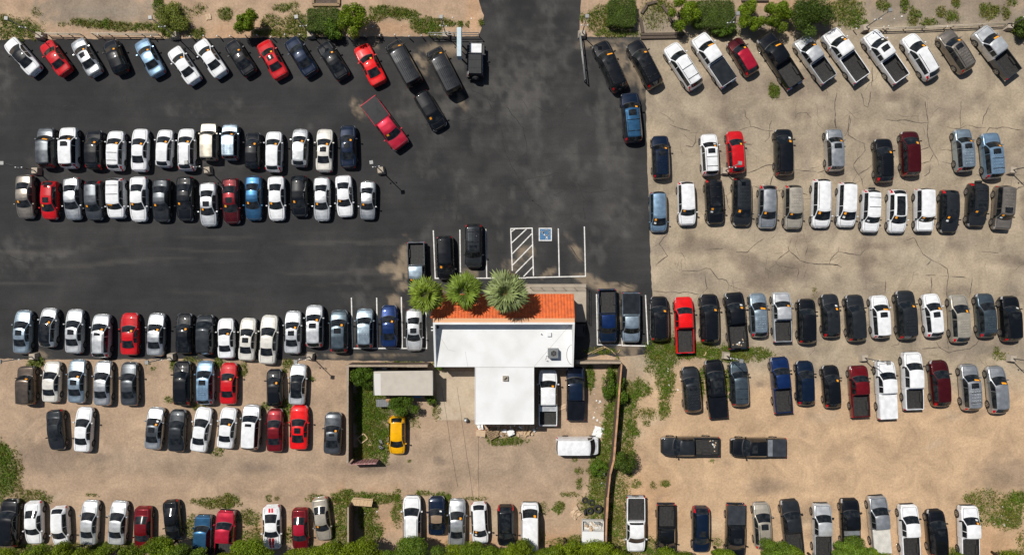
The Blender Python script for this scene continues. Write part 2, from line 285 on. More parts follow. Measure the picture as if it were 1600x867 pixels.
def fill_sheet(name, poly, z, step, tintf, material, label, jitter=0):
    """flat sheet with inner points so that it can carry tints"""
    pts = []
    n = len(poly)
    for i in range(n):
        a, b = np.array(poly[i], float), np.array(poly[(i+1) % n], float); k = max(1, int(np.linalg.norm(b-a)/6))
        for t in range(k):
            q = a+(b-a)*t/k
            if jitter: q = q+(np.array((vnoise(np.array([q[0]*.2]), np.array([q[1]*.2]))[0], vnoise(np.array([q[0]*.2+9]), np.array([q[1]*.2+70]))[0]))-.5)*jitter
            pts.append(q)
    nb = len(pts); P_ = np.array(pts)
    gx, gy = np.meshgrid(np.arange(P_[:, 0].min()+2, P_[:, 0].max(), step), np.arange(P_[:, 1].min()+2, P_[:, 1].max(), step))
    g = np.stack([gx.ravel(), gy.ravel()], 1)
    ins = np.zeros(len(g), bool); md = np.full(len(g), 1e9)
    for i in range(nb):
        x1, y1 = P_[i]; x2, y2 = P_[(i+1) % nb]
        c_ = ((y1 > g[:, 1]) != (y2 > g[:, 1])) & (g[:, 0] < (x2-x1)*(g[:, 1]-y1)/(y2-y1+1e-12)+x1); ins ^= c_
        md = np.minimum(md, np.hypot(g[:, 0]-x1, g[:, 1]-y1))
    g = g[ins & (md > 2)]
    allp = np.concatenate([P_, g]); w = [(float((p[0]-800)*H/F), float((433.5-p[1])*H/F)) for p in allp]
    vs, _, fs, *_r = delaunay_2d_cdt([Vector(v) for v in w], [(i, (i+1) % nb) for i in range(nb)], [], 1, 1e-5)
    V = np.array([(v[0], v[1]) for v in vs])
    px, py = V[:, 0]*F/H+800, 433.5-V[:, 1]*F/H
    me = bpy.data.meshes.new(name)
    me.from_pydata([(v[0], v[1], z) for v in vs], [], [tuple(f) if (vs[f[1]]-vs[f[0]]).cross(vs[f[2]]-vs[f[0]]) > 0 else tuple(f)[::-1] for f in fs])
    c = tintf(px, py)
    a = me.color_attributes.new('tint', 'FLOAT_COLOR', 'POINT'); a.data.foreach_set('color', np.concatenate([c, np.ones((len(c), 1))], 1).ravel().astype(np.float32))
    me.materials.append(material); o = bpy.data.objects.new(name, me); col.objects.link(o); tag(o, label, kind='structure'); return o
ASPH = [(-260, 63), (0, 62), (250, 61), (430, 59), (520, 58), (700, 57), (748, 57), (752, 46), (756, 25), (749, 6), (746, -8), (744, -300), (908, -300), (908, 0), (906, 40), (905, 58),
        (960, 58), (1000, 59), (1003, 95), (1009, 133), (1010, 200), (1013, 300), (1016, 400), (1019, 455), (1023, 520), (1024, 538), (1012, 552), (985, 556), (960, 557), (945, 554), (900, 562), (690, 566), (548, 563), (400, 561), (200, 561), (60, 562), (0, 560), (-260, 562)]
def asph_tint(px, py):
    c = np.tile(np.array((.030, .030, .0305)), (len(px), 1))
    c = mixc(c, (.047, .046, .045), sstep(.45, .75, fbm(px*.010, py*.010))*.8)
    c = mixc(c, (.021, .021, .0215), sstep(.5, .8, fbm(px*.008+70, py*.008+3))*.6)
    lanes = sstep(.62, .8, vnoise(py*.14+fbm(px*.004, py*.01)*5, px*.006))*sstep(350, 380, py)*sstep(470, 440, py)*sstep(700, 560, px)
    c = mixc(c, (.085, .078, .068), lanes*.35)
    mid = sstep(570, 700, px)*sstep(1015, 960, px)
    c = mixc(c, (.085, .081, .076), mid*sstep(.46, .74, fbm(px*.022+11, py*.022+7, 5))*.28)
    c = mixc(c, (.115, .11, .10), mid*sstep(.56, .78, fbm(px*.05+91, py*.03+7, 5))*.34)
    for b in ((820, 120, 60, 90, 1, 30), (970, 330, 30, 40, .9), (850, 300, 60, 14, 1, 40), (300, 170, 40, 12, 1), (5, 120, 16, 40, .8), (330, 250, 60, 12, .9), (20, 400, 60, 30, 1.1), (600, 180, 30, 12, .8), (370, 165, 10, 14, .8), (480, 198, 10, 6, .8), (80, 250, 30, 30, 1), (700, 160, 60, 30, 1), (850, 350, 20, 16, .9), (965, 250, 20, 30, .9), (955, 175, 24, 20, .9), (90, 396, 60, 6, .9, -15), (560, 480, 30, 60, 1.2)):
        c = mixc(c, (.125, .118, .108), blob(px, py, b)*sstep(.3, .7, fbm(px*.08+3, py*.08+8))*.34)
    for b in ((655, 100, 14, 24, .8, -30), (690, 80, 30, 12, .9), (705, 130, 8, 40, .8, -28), (632, 415, 13, 36, .7), (610, 420, 20, 8, .8), (574, 75, 14, 20, .7), (560, 170, 9, 20, .8, -25), (630, 440, 18, 14, .6), (970, 90, 30, 20, 1), (945, 70, 40, 8, .8), (985, 110, 14, 22, .8), (900, 390, 7, 24, .7, -30), (925, 440, 30, 9, .6, 25), (960, 450, 30, 8, .6), (975, 490, 7, 40, .6), (980, 545, 22, 14, .5), (860, 425, 14, 5, .7, -30), (823, 395, 14, 12, .9), (800, 415, 14, 10, .9), (733, 427, 12, 8, .8), (555, 555, 90, 3, .8), (1005, 110, 8, 40, .8), (60, 553, 18, 5, .6), (618, 470, 10, 12, .8, -40), (690, 455, 12, 9, .8)):
        c = mixc(c, (.27, .21, .145), blob(px, py, (*b[:4], b[4]*.6, *b[5:]))*sstep(.25, .6, fbm(px*.1+33, py*.1+8))*.7)
    c = mixc(c, (.12, .10, .078), sstep(8, 0, 566-py+(fbm(px*.1, py*.1)-.5)*10)*.6*(px < 560))
    return c
fill_sheet('asphalt_lot', ASPH, .004, 3.6, asph_tint, ground_mat('asphalt', 30, .30, .88, .2, streak=True), 'dark asphalt of the sales lot and entrance drive', 2.0)
def slab_tint(px, py): return mixc(np.tile(np.array((.46, .375, .275)), (len(px), 1)), (.34, .25, .17), sstep(.55, .75, fbm(px*.07, py*.07))*.5)
SLABM = ground_mat('yard_concrete', 20, .25)
fill_sheet('concrete_pad', [(680, 580), (744, 580), (744, 656), (684, 656), (682, 600)], .012, 4, slab_tint, SLABM, 'tan concrete pad behind the office building')

# cracks in the paving (thin ribbons lying on it)
def ribbon(mb, pts, w, z, m=0):
    pts = [Vector(W2(*p)) for p in pts]; out = []
    for i in range(len(pts)-1):
        a, b = pts[i], pts[i+1]; n = max(1, int((b-a).length/.35))
        amp = min(.3, (b-a).length*.07); ph = random.uniform(0, 90); nv = Vector((-(b-a).y, (b-a).x)).normalized()
        for k in range(n):
            f = k/n; o_ = (vnoise(np.array([ph+f*(b-a).length*.9]), np.array([ph]))[0]-.5)*2*amp*math.sin(math.pi*f)**.5
            out.append(a.lerp(b, f)+nv*o_+Vector((random.uniform(-.025, .025), random.uniform(-.025, .025)))*(k > 0))
    out.append(pts[-1]); vs = []; fs = []
    for i, p in enumerate(out):
        d = (out[min(i+1, len(out)-1)]-out[max(i-1, 0)]).normalized(); nn = Vector((-d.y, d.x)); ww = w*random.uniform(.3, 1.25)/2*(.4 if i in (0, len(out)-1) else 1)
        vs += [(*(p+nn*ww), z), (*(p-nn*ww), z)]
        if i: fs.append((2*i-2, 2*i-1, 2*i+1, 2*i))
    mb.add(vs, fs, m)
CR = [
 [(1022, 455), (1035, 456), (1062, 458), (1068, 456), (1082, 458), (1092, 460)], [(1097, 458), (1105, 450), (1103, 443), (1102, 432)], [(1065, 423), (1090, 424), (1103, 419), (1110, 420), (1122, 436), (1135, 438), (1139, 446), (1137, 454)], [(1065, 422), (1065, 405)], [(1024, 415), (1043, 400), (1033, 385), (1030, 381), (1042, 367), (1045, 360)], [(1020, 387), (1030, 382), (1023, 379)], [(1147, 455), (1146, 440)], [(1105, 390), (1130, 389)],
 [(1150, 394), (1168, 394), (1180, 382), (1194, 372)], [(1212, 410), (1233, 392), (1231, 384)], [(1233, 392), (1250, 407), (1262, 411), (1290, 413), (1310, 414)], [(1212, 410), (1220, 418), (1222, 424)], [(1263, 382), (1258, 398)], [(1248, 420), (1245, 438)], [(1220, 415), (1248, 418)], [(1300, 400), (1296, 412)],
 [(1296, 411), (1302, 400), (1310, 393), (1344, 399), (1352, 390)], [(1310, 393), (1311, 386)], [(1280, 412), (1308, 414), (1316, 418)], [(1428, 371), (1434, 383), (1442, 397), (1455, 406), (1470, 413), (1480, 420), (1482, 432), (1480, 465), (1479, 480)], [(1455, 407), (1447, 415)], [(1446, 430), (1462, 430)], [(1455, 431), (1456, 445), (1454, 458)], [(1426, 429), (1435, 429)], [(1470, 431), (1480, 431)], [(1487, 432), (1510, 434)], [(1519, 434), (1518, 445), (1514, 465)], [(1534, 393), (1560, 395)], [(1384, 437), (1383, 457)], [(1410, 378), (1428, 371)],
 [(1155, 204), (1163, 201), (1175, 198), (1190, 203), (1203, 205), (1208, 205)], [(1173, 198), (1171, 188), (1165, 183), (1164, 172)], [(1202, 204), (1203, 195), (1206, 188)], [(1203, 205), (1202, 215), (1195, 222)], [(1162, 225), (1175, 226), (1178, 222)], [(1108, 270), (1125, 265)], [(1242, 266), (1262, 267), (1278, 270), (1296, 265)], [(1165, 270), (1205, 258), (1210, 256)], [(1203, 290), (1208, 275), (1212, 262)], [(1127, 303), (1135, 306), (1137, 320), (1142, 330)], [(1135, 306), (1142, 300)], [(1086, 210), (1087, 222), (1082, 230), (1072, 228)], [(1176, 290), (1190, 295)], [(1212, 298), (1224, 297)], [(1250, 300), (1262, 305)],
 [(1327, 180), (1325, 211), (1333, 216), (1350, 224), (1352, 235), (1340, 248), (1333, 258), (1339, 270), (1347, 282), (1349, 295)], [(1341, 273), (1355, 265), (1364, 257)], [(1339, 272), (1332, 285)], [(1305, 185), (1307, 202), (1310, 210)], [(1451, 190), (1449, 212), (1452, 228), (1459, 240), (1453, 252), (1440, 256), (1423, 254)], [(1459, 240), (1465, 250), (1467, 260)], [(1452, 230), (1440, 234), (1420, 232)], [(1470, 234), (1490, 235)], [(1472, 253), (1490, 258)], [(1453, 253), (1452, 270), (1443, 276)], [(1541, 209), (1546, 200), (1565, 199), (1600, 204)], [(1525, 272), (1535, 276)], [(1585, 300), (1592, 293), (1610, 292)],
 [(1307, 145), (1305, 175), (1306, 200)], [(1330, 183), (1327, 198), (1320, 213)], [(1446, 158), (1448, 175), (1450, 190)], [(1502, 158), (1500, 180), (1501, 200)], [(1548, 162), (1537, 182), (1535, 195)], [(1345, 145), (1350, 165), (1356, 168), (1361, 142)], [(1363, 105), (1362, 135)], [(1385, 187), (1420, 189), (1450, 192)], [(1480, 198), (1540, 200)], [(1242, 185), (1245, 178), (1260, 176), (1268, 185)],
 [(1463, 534), (1468, 543), (1483, 551), (1500, 547), (1515, 545), (1525, 538), (1530, 530)], [(1406, 530), (1404, 538), (1392, 541)], [(1388, 470), (1391, 485), (1389, 500)], [(1432, 468), (1440, 475)], [(1482, 500), (1482, 545)], [(1440, 545), (1470, 543)], [(1000+345/4.8, 100+262), (1073, 350)], [(1047, 195), (1060, 200), (1078, 205)], [(1135, 640), (1140, 641)],
]
mb = MB()
for c_ in CR: ribbon(mb, c_, .10, .004)
for _ in range(150):
    x0, y0 = random.uniform(1030, 1590), random.uniform(140, 560); a = random.uniform(0, 6.28); p = [(x0, y0)]
    for k in range(random.randint(1, 3)): a += random.uniform(-.8, .8); x0 += math.cos(a)*random.uniform(6, 16); y0 += math.sin(a)*random.uniform(6, 16); p.append((x0, y0))
    ribbon(mb, p, .035, .005)
tag(mb.build('paving_cracks', M['crack']), 'dark cracks wandering across the old tan paving', kind='structure')
mb = MB()
AC = [[(822, 260), (823, 225), (818, 200), (800, 180), (790, 165)], [(800, 262), (822, 238)], [(820, 282), (850, 276), (880, 270)], [(865, 305), (900, 290)], [(902, 285), (913, 310), (914, 345)], [(712, 345), (716, 298)], [(674, 345), (680, 325)], [(745, 180), (720, 190)], [(760, 150), (800, 262), (830, 310), (860, 345)], [(835, 165), (850, 175), (880, 178), (895, 160)], [(815, 155), (824, 170)], [(0, 396), (52, 415), (52, 417)], [(175, 140), (198, 150), (197, 178)], [(40, 163), (120, 166)], [(910, 300), (950, 297)], [(585, 400), (610, 402)], [(660, 190), (700, 215)], [(888, 380), (905, 405), (925, 425)], [(940, 425), (990, 450)], [(735, 140), (775, 160)], [(820, 310), (840, 315)]]
for c_ in AC: ribbon(mb, c_, .07, .008)
tag(mb.build('asphalt_cracks', M['acrack']), 'fine dark cracks in the black asphalt', kind='structure')

# painted markings
mb = MB()
def pline(a, b, w=.12, z=.009):
    a, b = Vector(W2(*a)), Vector(W2(*b)); d = (b-a).normalized(); n = Vector((-d.y, d.x))*w/2
    mb.add([(*(a-n), z), (*(b-n), z), (*(b+n), z), (*(a+n), z)], [(0, 1, 2, 3)])
def poly_lines(p, **k):
    for a, b in zip(p, p[1:]): pline(a, b, **k)
pline((549, 465), (551, 543.2)); pline((588.5, 465), (590, 543.2)); pline((627, 464), (628.5, 543.2)); pline((665.5, 487), (666.5, 543.2)); pline((550.2, 544), (667.3, 544), z=.0125)
pline((677, 360), (680, 434)); pline((718.5, 359), (719.5, 434)); pline((759, 358), (760.5, 434)); pline((679.2, 434.8), (822, 434.2), z=.0125)
pline((798, 358), (800.5, 423)); pline((831.5, 357), (833.5, 431.2)); pline((797.3, 357.4), (832.2, 356.4), z=.0125); pline((822, 433.6), (915, 431.6), z=.0125)
for a, b in (((799, 362), (804.5, 358)), ((799.5, 379.5), (822.5, 358)), ((800, 397), (831, 365)), ((801, 414), (831.5, 383)), ((802.5, 429.5), (832, 400)), ((818, 432), (832.5, 417))): pline(a, b, .115, .016)
pline((872.3, 357), (873.8, 431.5)); pline((913, 354), (914.8, 432))
pline((932, 459.5), (933.5, 538)); pline((1008.5, 461), (1012.3, 540)); pline((932.8, 538.4), (971, 538.9), z=.0125); pline((971.5, 527), (972.3, 539)); pline((971.6, 539.6), (1013, 540.4), z=.0125)
tag(mb.build('stall_markings', M['line']), 'white painted parking stall lines and hatching', kind='structure')
# accessible parking symbol
mb = MB(); c0 = P(852, 366.3)
mb.add([(c0.x-.72, c0.y-.72, .009), (c0.x+.72, c0.y-.72, .009), (c0.x+.72, c0.y+.72, .009), (c0.x-.72, c0.y+.72, .009)], [(0, 1, 2, 3)], 0)
for s_ in ((-.665, 0, .11, 1.44), (.665, 0, .11, 1.44), (0, -.665, 1.22, .11), (0, .665, 1.22, .11)):
    x, y = c0.x+s_[0], c0.y+s_[1]; w, h = s_[2]/2, s_[3]/2
    mb.add([(x-w, y-h, .013), (x+w, y-h, .013), (x+w, y+h, .013), (x-w, y+h, .013)], [(0, 1, 2, 3)], 1)
def sym(pts, w=.10):
    # symbol seen from the drive: the wheelchair lies on its side, head to the left
    for (a, b) in zip(pts, pts[1:]):
        a = Vector((c0.x+a[0], c0.y+a[1])); b = Vector((c0.x+b[0], c0.y+b[1])); d = (b-a).normalized(); n = Vector((-d.y, d.x))*w/2; d = d*w*.3
        mb.add([(*(a-n-d), .013), (*(b-n+d), .013), (*(b+n+d), .013), (*(a+n-d), .013)], [(0, 1, 2, 3)], 1)
ring = [(.12+.33*math.cos(R(t)), .17+.30*math.sin(R(t))) for t in range(-95, 196, 15)]
for i, (a, b) in enumerate(zip(ring, ring[1:])): sym([a, b])
sym([(-.42, .28), (-.26, .24), (-.18, .05), (.0, -.1)], .12); sym([(0, -.1), (.15, -.12), (.16, -.45)], .15)
sym([(-.44, .34), (-.36, .22)], .12); sym([(.07, -.47), (.24, -.47)], .1)
tag(mb.build('wheelchair_marking', [M['hblue'], M['line']]), 'blue square with white wheelchair symbol painted on the stall', kind='structure')

# ------------------------------------------------------------------ vehicles
def interp(keys, s, k, blur=.012):
    xs = [q[0] for q in keys]; ys = [q[k] for q in keys]
    t = np.linspace(-.05, 1.05, 1101); v = np.interp(t, xs, ys); n = max(1, int(blur*1000)); ker = np.ones(n)/n
    v2 = np.convolve(np.pad(v, n, mode='edge'), ker, mode='same')[n:-n]
    m = np.clip(np.minimum(t, 1-t)/.02, 0, 1); v2 = v*(1-m)+v2*m
    return np.interp(s, t, v2)
WK = [(0, .60), (.008, .72), (.025, .84), (.06, .93), (.11, .975), (.18, 1), (.82, 1), (.90, .98), (.95, .93), (.98, .85), (.993, .76), (1, .68)]
WKBOX = [(0, .78), (.01, .86), (.03, .93), (.08, .98), (.15, 1), (.9, 1), (.96, .98), (.985, .93), (1, .86)]
# kind: L, W, top keys (s, z of roof edge, width fraction), belt keys, windshield range, rear glass range, crown
KINDS = {
 'sedan': dict(L=4.75, W=1.82, top=[(0, .50, .62), (.012, .64, .70), (.04, .74, .78), (.12, .86, .82), (.27, .97, .85), (.285, .985, .85), (.42, 1.36, .68), (.46, 1.41, .665), (.55, 1.43, .66), (.645, 1.39, .65), (.80, 1.10, .76), (.815, 1.08, .78), (.95, 1.03, .78), (.975, .95, .75), (1, .60, .70)],
   belt=[(0, .46), (.04, .62), (.12, .74), (.28, .88), (.8, .97), (.95, .92), (1, .56)], ws=(.285, .42), rg=(.648, .80), wk=WK),
 'coupe': dict(L=4.8, W=1.9, top=[(0, .50, .66), (.012, .66, .74), (.04, .76, .8), (.12, .88, .84), (.32, .96, .86), (.335, .975, .86), (.46, 1.28, .66), (.50, 1.33, .64), (.56, 1.34, .635), (.63, 1.31, .62), (.82, 1.06, .74), (.84, 1.04, .78), (.96, 1.02, .8), (.98, .95, .77), (1, .62, .74)],
   belt=[(0, .48), (.04, .64), (.12, .78), (.3, .90), (.8, .98), (.95, .94), (1, .58)], ws=(.335, .46), rg=(.635, .81), wk=WK),
 'hatchback': dict(L=4.15, W=1.75, top=[(0, .54, .62), (.012, .68, .70), (.04, .78, .78), (.12, .90, .82), (.23, 1.0, .85), (.245, 1.01, .85), (.40, 1.42, .70), (.45, 1.48, .68), (.6, 1.51, .67), (.85, 1.42, .64), (.955, 1.06, .76), (.97, 1.0, .78), (1, .6, .72)],
   belt=[(0, .5), (.04, .66), (.12, .78), (.28, .92), (.8, 1.0), (.95, .98), (1, .56)], ws=(.245, .40), rg=(.86, .95), wk=WK),
 'crossover': dict(L=4.6, W=1.86, top=[(0, .58, .64), (.012, .74, .72), (.04, .86, .80), (.12, 1.0, .83), (.235, 1.09, .86), (.25, 1.10, .86), (.385, 1.55, .71), (.43, 1.61, .69), (.6, 1.645, .685), (.86, 1.57, .66), (.95, 1.18, .77), (.965, 1.12, .79), (1, .62, .74)],
   belt=[(0, .54), (.04, .74), (.12, .88), (.28, 1.0), (.8, 1.08), (.95, 1.04), (1, .58)], ws=(.25, .385), rg=(.87, .948), wk=WK),
 'suv': dict(L=4.85, W=1.92, top=[(0, .66, .70), (.012, .86, .78), (.035, .98, .83), (.12, 1.08, .85), (.24, 1.15, .87), (.255, 1.16, .87), (.36, 1.68, .75), (.40, 1.745, .73), (.6, 1.78, .725), (.90, 1.72, .71), (.965, 1.22, .79), (.975, 1.15, .80), (1, .66, .78)],
   belt=[(0, .6), (.04, .86), (.12, .98), (.28, 1.07), (.8, 1.14), (.95, 1.1), (1, .6)], ws=(.255, .36), rg=(.908, .96), wk=WK),
 'boxy': dict(L=4.4, W=1.8, top=[(0, .74, .80), (.012, .96, .86), (.035, 1.04, .88), (.25, 1.10, .90), (.262, 1.11, .90), (.345, 1.66, .78), (.375, 1.72, .76), (.6, 1.75, .76), (.94, 1.72, .75), (.98, 1.2, .82), (.985, 1.1, .84), (1, .66, .80)],
   belt=[(0, .66), (.04, .94), (.28, 1.04), (.8, 1.10), (.96, 1.08), (1, .6)], ws=(.262, .345), rg=(.948, .978), wk=WKBOX),
 'minivan': dict(L=5.05, W=1.96, top=[(0, .58, .60), (.012, .74, .70), (.04, .88, .78), (.10, 1.0, .82), (.175, 1.08, .86), (.19, 1.10, .86), (.34, 1.60, .72), (.38, 1.68, .71), (.6, 1.72, .705), (.92, 1.67, .69), (.975, 1.18, .78), (.983, 1.1, .8), (1, .62, .76)],
   belt=[(0, .54), (.04, .76), (.12, .92), (.28, 1.04), (.8, 1.10), (.95, 1.08), (1, .58)], ws=(.19, .34), rg=(.93, .972), wk=WK),
 'van': dict(L=5.6, W=2.02, top=[(0, .70, .70), (.012, .92, .78), (.03, 1.04, .83), (.11, 1.14, .86), (.13, 1.16, .87), (.235, 1.92, .82), (.265, 2.02, .80), (.5, 2.08, .80), (.965, 2.04, .80), (.988, 1.3, .85), (.992, 1.1, .86), (1, .66, .84)],
   belt=[(0, .66), (.04, .94), (.12, 1.06), (.28, 1.16), (.8, 1.2), (.97, 1.16), (1, .6)], ws=(.135, .235), rg=(.970, .986), wk=WKBOX),
 'cab': dict(L=5.75, W=1.98, top=[(0, .80, .74), (.010, 1.0, .80), (.03, 1.10, .84), (.10, 1.18, .86), (.205, 1.23, .88), (.218, 1.24, .88), (.305, 1.74, .76), (.335, 1.80, .74), (.45, 1.83, .735)],
   belt=[(0, .72), (.03, .98), (.12, 1.10), (.28, 1.18), (.8, 1.2), (1, 1.2)], ws=(.218, .305), rg=None, wk=WKBOX),
}
def cab_kind(bed):   # pickup cab ending at fraction `bed`
    k = dict(KINDS['cab']); k['top'] = KINDS['cab']['top']+[(bed-.03, 1.79, .73), (bed-.008, 1.28, .78), (bed, 1.22, .80), (1.0, 1.22, .80)]
    k['rg'] = (bed-.027, bed-.010); k['end'] = bed; return k
KINDS['pickup'] = cab_kind(.565); KINDS['crew'] = cab_kind(.635); KINDS['longbed'] = cab_kind(.525)

def smooth_mesh(name, V, faces, mids, mats):
    used = sorted({i for f in faces for i in f}); mp = {a: b for b, a in enumerate(used)}
    me = bpy.data.meshes.new(name); me.from_pydata([V[i] for i in used], [], [tuple(mp[i] for i in f) for f in faces])
    me.polygons.foreach_set('material_index', mids); me.polygons.foreach_set('use_smooth', [True]*len(faces))
    for m in mats: me.materials.append(m)
    me.update(); return me
CACHE = {}
def bend(K, s):
    ws, rg = K['ws'], K['rg'] or (K.get('end', 1)-.02, K.get('end', 1)-.01)
    return float(np.interp(s, [0, .1, ws[0]-.05, ws[0]+.01, ws[1], ws[1]+.12, rg[0]-.08, rg[0], rg[1], min(rg[1]+.06, .999), 1.0], [0, .03, .15, .19, .11, 0, 0, -.06 if K['rg'] and 'end' not in K else 0, -.10 if K['rg'] and 'end' not in K else 0, -.02 if 'end' not in K else 0, 0]))
NH = 13
def car_meshes(kind):
    if kind in CACHE: return CACHE[kind]
    K = KINDS[kind]; L, W = K['L'], K['W']; end = K.get('end', 1.0); ws, rg = K['ws'], K['rg']; h2 = W/2
    st = set(np.round(np.concatenate([np.linspace(0, .04, 6), np.linspace(.04, end, int((end-.04)*52)), [end]]), 4))
    if end == 1: st |= set(np.round(np.linspace(.94, 1, 8), 4))
    for a in (ws[0]-.012, ws[0], ws[1], (rg or ws)[0], (rg or ws)[1], ws[0]+.3*(ws[1]-ws[0]), ws[1]+.11, ws[1]+.122): st.add(round(a, 4))
    st = sorted(s for s in st if 0 <= s <= end)
    z0, dd = [st[0]], .003
    for s in st[1:]:
        if s-z0[-1] > dd or any(abs(s-q) < 1e-6 for q in (*ws, *(rg or ws), end)): z0.append(s)
    st = np.array(z0)
    zt = interp(K['top'], st, 1); wt = interp(K['top'], st, 2); zb = interp(K['belt'], st, 1); w = interp(K['wk'], st, 1)*h2
    crown = np.where(st < ws[0], .045, .055)*(L/4.8)
    if kind == 'coupe': crown[st < ws[0]] += .02
    V = []; half = []
    for i, s in enumerate(st):
        T = (wt[i]*w[i], zt[i]); B = (.972*w[i], min(zb[i], zt[i]-.01)); lo = .20+.12*max(0, 1-s/.03)+.14*max(0, (s-.97)/.03)
        pts = [(.90*w[i], lo), (.975*w[i], lo+.10), (1.0*w[i], .42*B[1]+.14), (.998*w[i], .80*B[1]+.02), B]
        for f_, bl in ((.10, .012), (.5, .03), (.88, .012)): pts.append((B[0]+(T[0]-B[0])*f_+bl, B[1]+(T[1]-B[1])*f_+(.0 if s > ws[0] else .012)))
        pts.append(T)
        for f_ in (.955, .64, .32, 0): pts.append((T[0]*f_, T[1]+crown[i]*(1-f_*f_)))
        half.append(pts)
    n = 2*NH-1
    for i, s in enumerate(st):
        y = L/2-s*L
        bd = bend(K, s); tx = half[i][8][0]; yy = lambda x, j_: y+(bd*(1-(x/tx)**2) if j_ >= 8 else 0)
        full = [(p[0], yy(p[0], j_), p[1]) for j_, p in enumerate(half[i])]; full += [(-q[0], q[1], q[2]) for q in full[-2::-1]]
        V += full
    lab = {}
    for i in range(len(st)-1):
        sm = (st[i]+st[i+1])/2
        for j in range(n-1):
            f = (i*n+j, i*n+j+1, (i+1)*n+j+1, (i+1)*n+j); jj = j if j < NH-1 else 2*NH-3-j; side = 'l' if j >= NH-1 else 'r'
            L_ = 'body'
            if jj >= 9:
                if ws[0] < sm < ws[1]: L_ = 'windshield'
                elif rg and rg[0] < sm < rg[1]: L_ = 'rear_window'
            if jj >= 8 and ws[1] < sm < (rg[0] if rg else end): L_ = 'roof'
            if 5 <= jj <= 6:
                e_ = (rg[0]+.35*(rg[1]-rg[0])) if rg and kind in ('sedan', 'coupe') else (rg[0]-.01 if rg else end)
                if ws[0]+.3*(ws[1]-ws[0]) < sm < e_ and not (ws[1]+.11 < sm < ws[1]+.122): L_ = 'side_window_'+side
                if kind == 'van' and sm > ws[1]+.05: L_ = 'body'
            if jj in (3, 4, 5) and sm < .055: L_ = 'headlight_'+side
            if end == 1 and jj in (3, 4, 5) and sm > .962: L_ = 'taillight_'+side
            if end == 1 and kind in ('suv', 'boxy', 'minivan', 'van', 'crossover', 'hatchback') and jj in (5, 6) and rg[0]+.02 < sm <= .962: L_ = 'taillight_'+side if kind in ('suv', 'minivan', 'crossover') else L_
            lab.setdefault(L_, []).append((f, 1 if (L_ == 'body' and (jj == 0 or (jj >= 9 and ws[0]-.013 < sm < ws[0]))) else 0))
    cap = [(tuple(range(n)), 1), (tuple((len(st)-1)*n+k for k in range(n))[::-1], 0), ]
    lab['body'] += cap
    # underside
    for i in range(len(st)-1): lab['body'].append(((i*n, (i+1)*n, (i+1)*n+n-1, i*n+n-1), 1))
    out = {}
    P3 = [M['paint'], M['black']]
    out['body'] = smooth_mesh('body', V, [f for f, _ in lab['body']], [m for _, m in lab['body']], P3)
    def top(s, f, dz=0):
        z = interp(K['top'], np.array([s]), 1)[0]; tw = interp(K['top'], np.array([s]), 2)[0]*interp(K['wk'], np.array([s]), 1)[0]*h2
        cr = (.045 if s < ws[0] else .055)*(L/4.8)+(.02 if kind == 'coupe' and s < ws[0] else 0)
        return (f*tw, L/2-s*L+bend(K, s)*(1-f*f), z+cr*(1-f*f)+dz)
    bm = bmesh.new(); bm.from_mesh(out['body'])
    def gap(path, wd=.016, mi=1, dz=.004):
        # narrow shut line between panels
        pts = [Vector(top(a_, b_, dz)) for a_, b_ in path]; pv = None
        for q in range(len(pts)):
            d_ = (pts[min(q+1, len(pts)-1)]-pts[max(q-1, 0)]); nn_ = Vector((-d_.y, d_.x, 0)).normalized()*wd
            v1, v2 = bm.verts.new(pts[q]+nn_), bm.verts.new(pts[q]-nn_)
            if pv: fc_ = bm.faces.new((pv[0], pv[1], v2, v1)); fc_.material_index = mi; fc_.smooth = True
            pv = (v1, v2)
    s0_ = .035; s1_ = ws[0]-.014
    for sx in (1, -1): gap([(s0_+(s1_-s0_)*k/8, .9*sx) for k in range(9)])
    gap([(s0_, -.9+1.8*k/8) for k in range(9)])
    if kind in ('sedan', 'coupe'):
        for sx in (1, -1): gap([(rg[1]+.01+(.965-rg[1]-.01)*k/5, .9*sx) for k in range(6)])
        gap([(.965, -.9+1.8*k/8) for k in range(9)])
    # wheel arches go on the body
    wf, wr = (.165, .80) if kind not in ('pickup', 'crew', 'longbed', 'van', 'minivan') else ((.16, .79) if kind != 'van' else (.15, .78))
    rad = .33 if kind in ('sedan', 'hatchback', 'coupe') else .36 if kind in ('crossover', 'minivan', 'boxy', 'van') else .39
    K['wh'] = (wf, wr, rad)
    arches = []
    for s in (wf, wr):
        for sx in (1, -1):
            ys = L/2-s*L; ring = [(sx*(h2+.004), ys+(rad+.065)*math.cos(t), rad+(rad+.065)*math.sin(t)) for t in np.linspace(-.35, math.pi+.35, 17)]
            vs = [bm.verts.new(p) for p in (ring if sx > 0 else ring[::-1])]; fc = bm.faces.new(vs); fc.material_index = 1
    bm.to_mesh(out['body']); bm.free()
    for k in ('windshield', 'rear_window', 'side_window_l', 'side_window_r'):
        if k in lab: out[k] = smooth_mesh(k, V, [f for f, _ in lab[k]], [0]*len(lab[k]), [M['glass']])
    out['roof'] = smooth_mesh('roof', V, [f for f, _ in lab['roof']], [0]*len(lab['roof']), P3)
    for sd_ in 'lr':
        out['headlight_'+sd_] = smooth_mesh('headlight', V, [f for f, _ in lab['headlight_'+sd_]], [0]*len(lab['headlight_'+sd_]), [M['lamp']])
        if end == 1: out['taillight_'+sd_] = smooth_mesh('taillight', V, [f for f, _ in lab['taillight_'+sd_]], [0]*len(lab['taillight_'+sd_]), [M['red']])
    # tyre + rim
    t = MB(); t.tube((-.115, 0, 0), (.115, 0, 0), rad, n=22)
    out['wheel'] = t.mesh('wheel', M['tyre'])
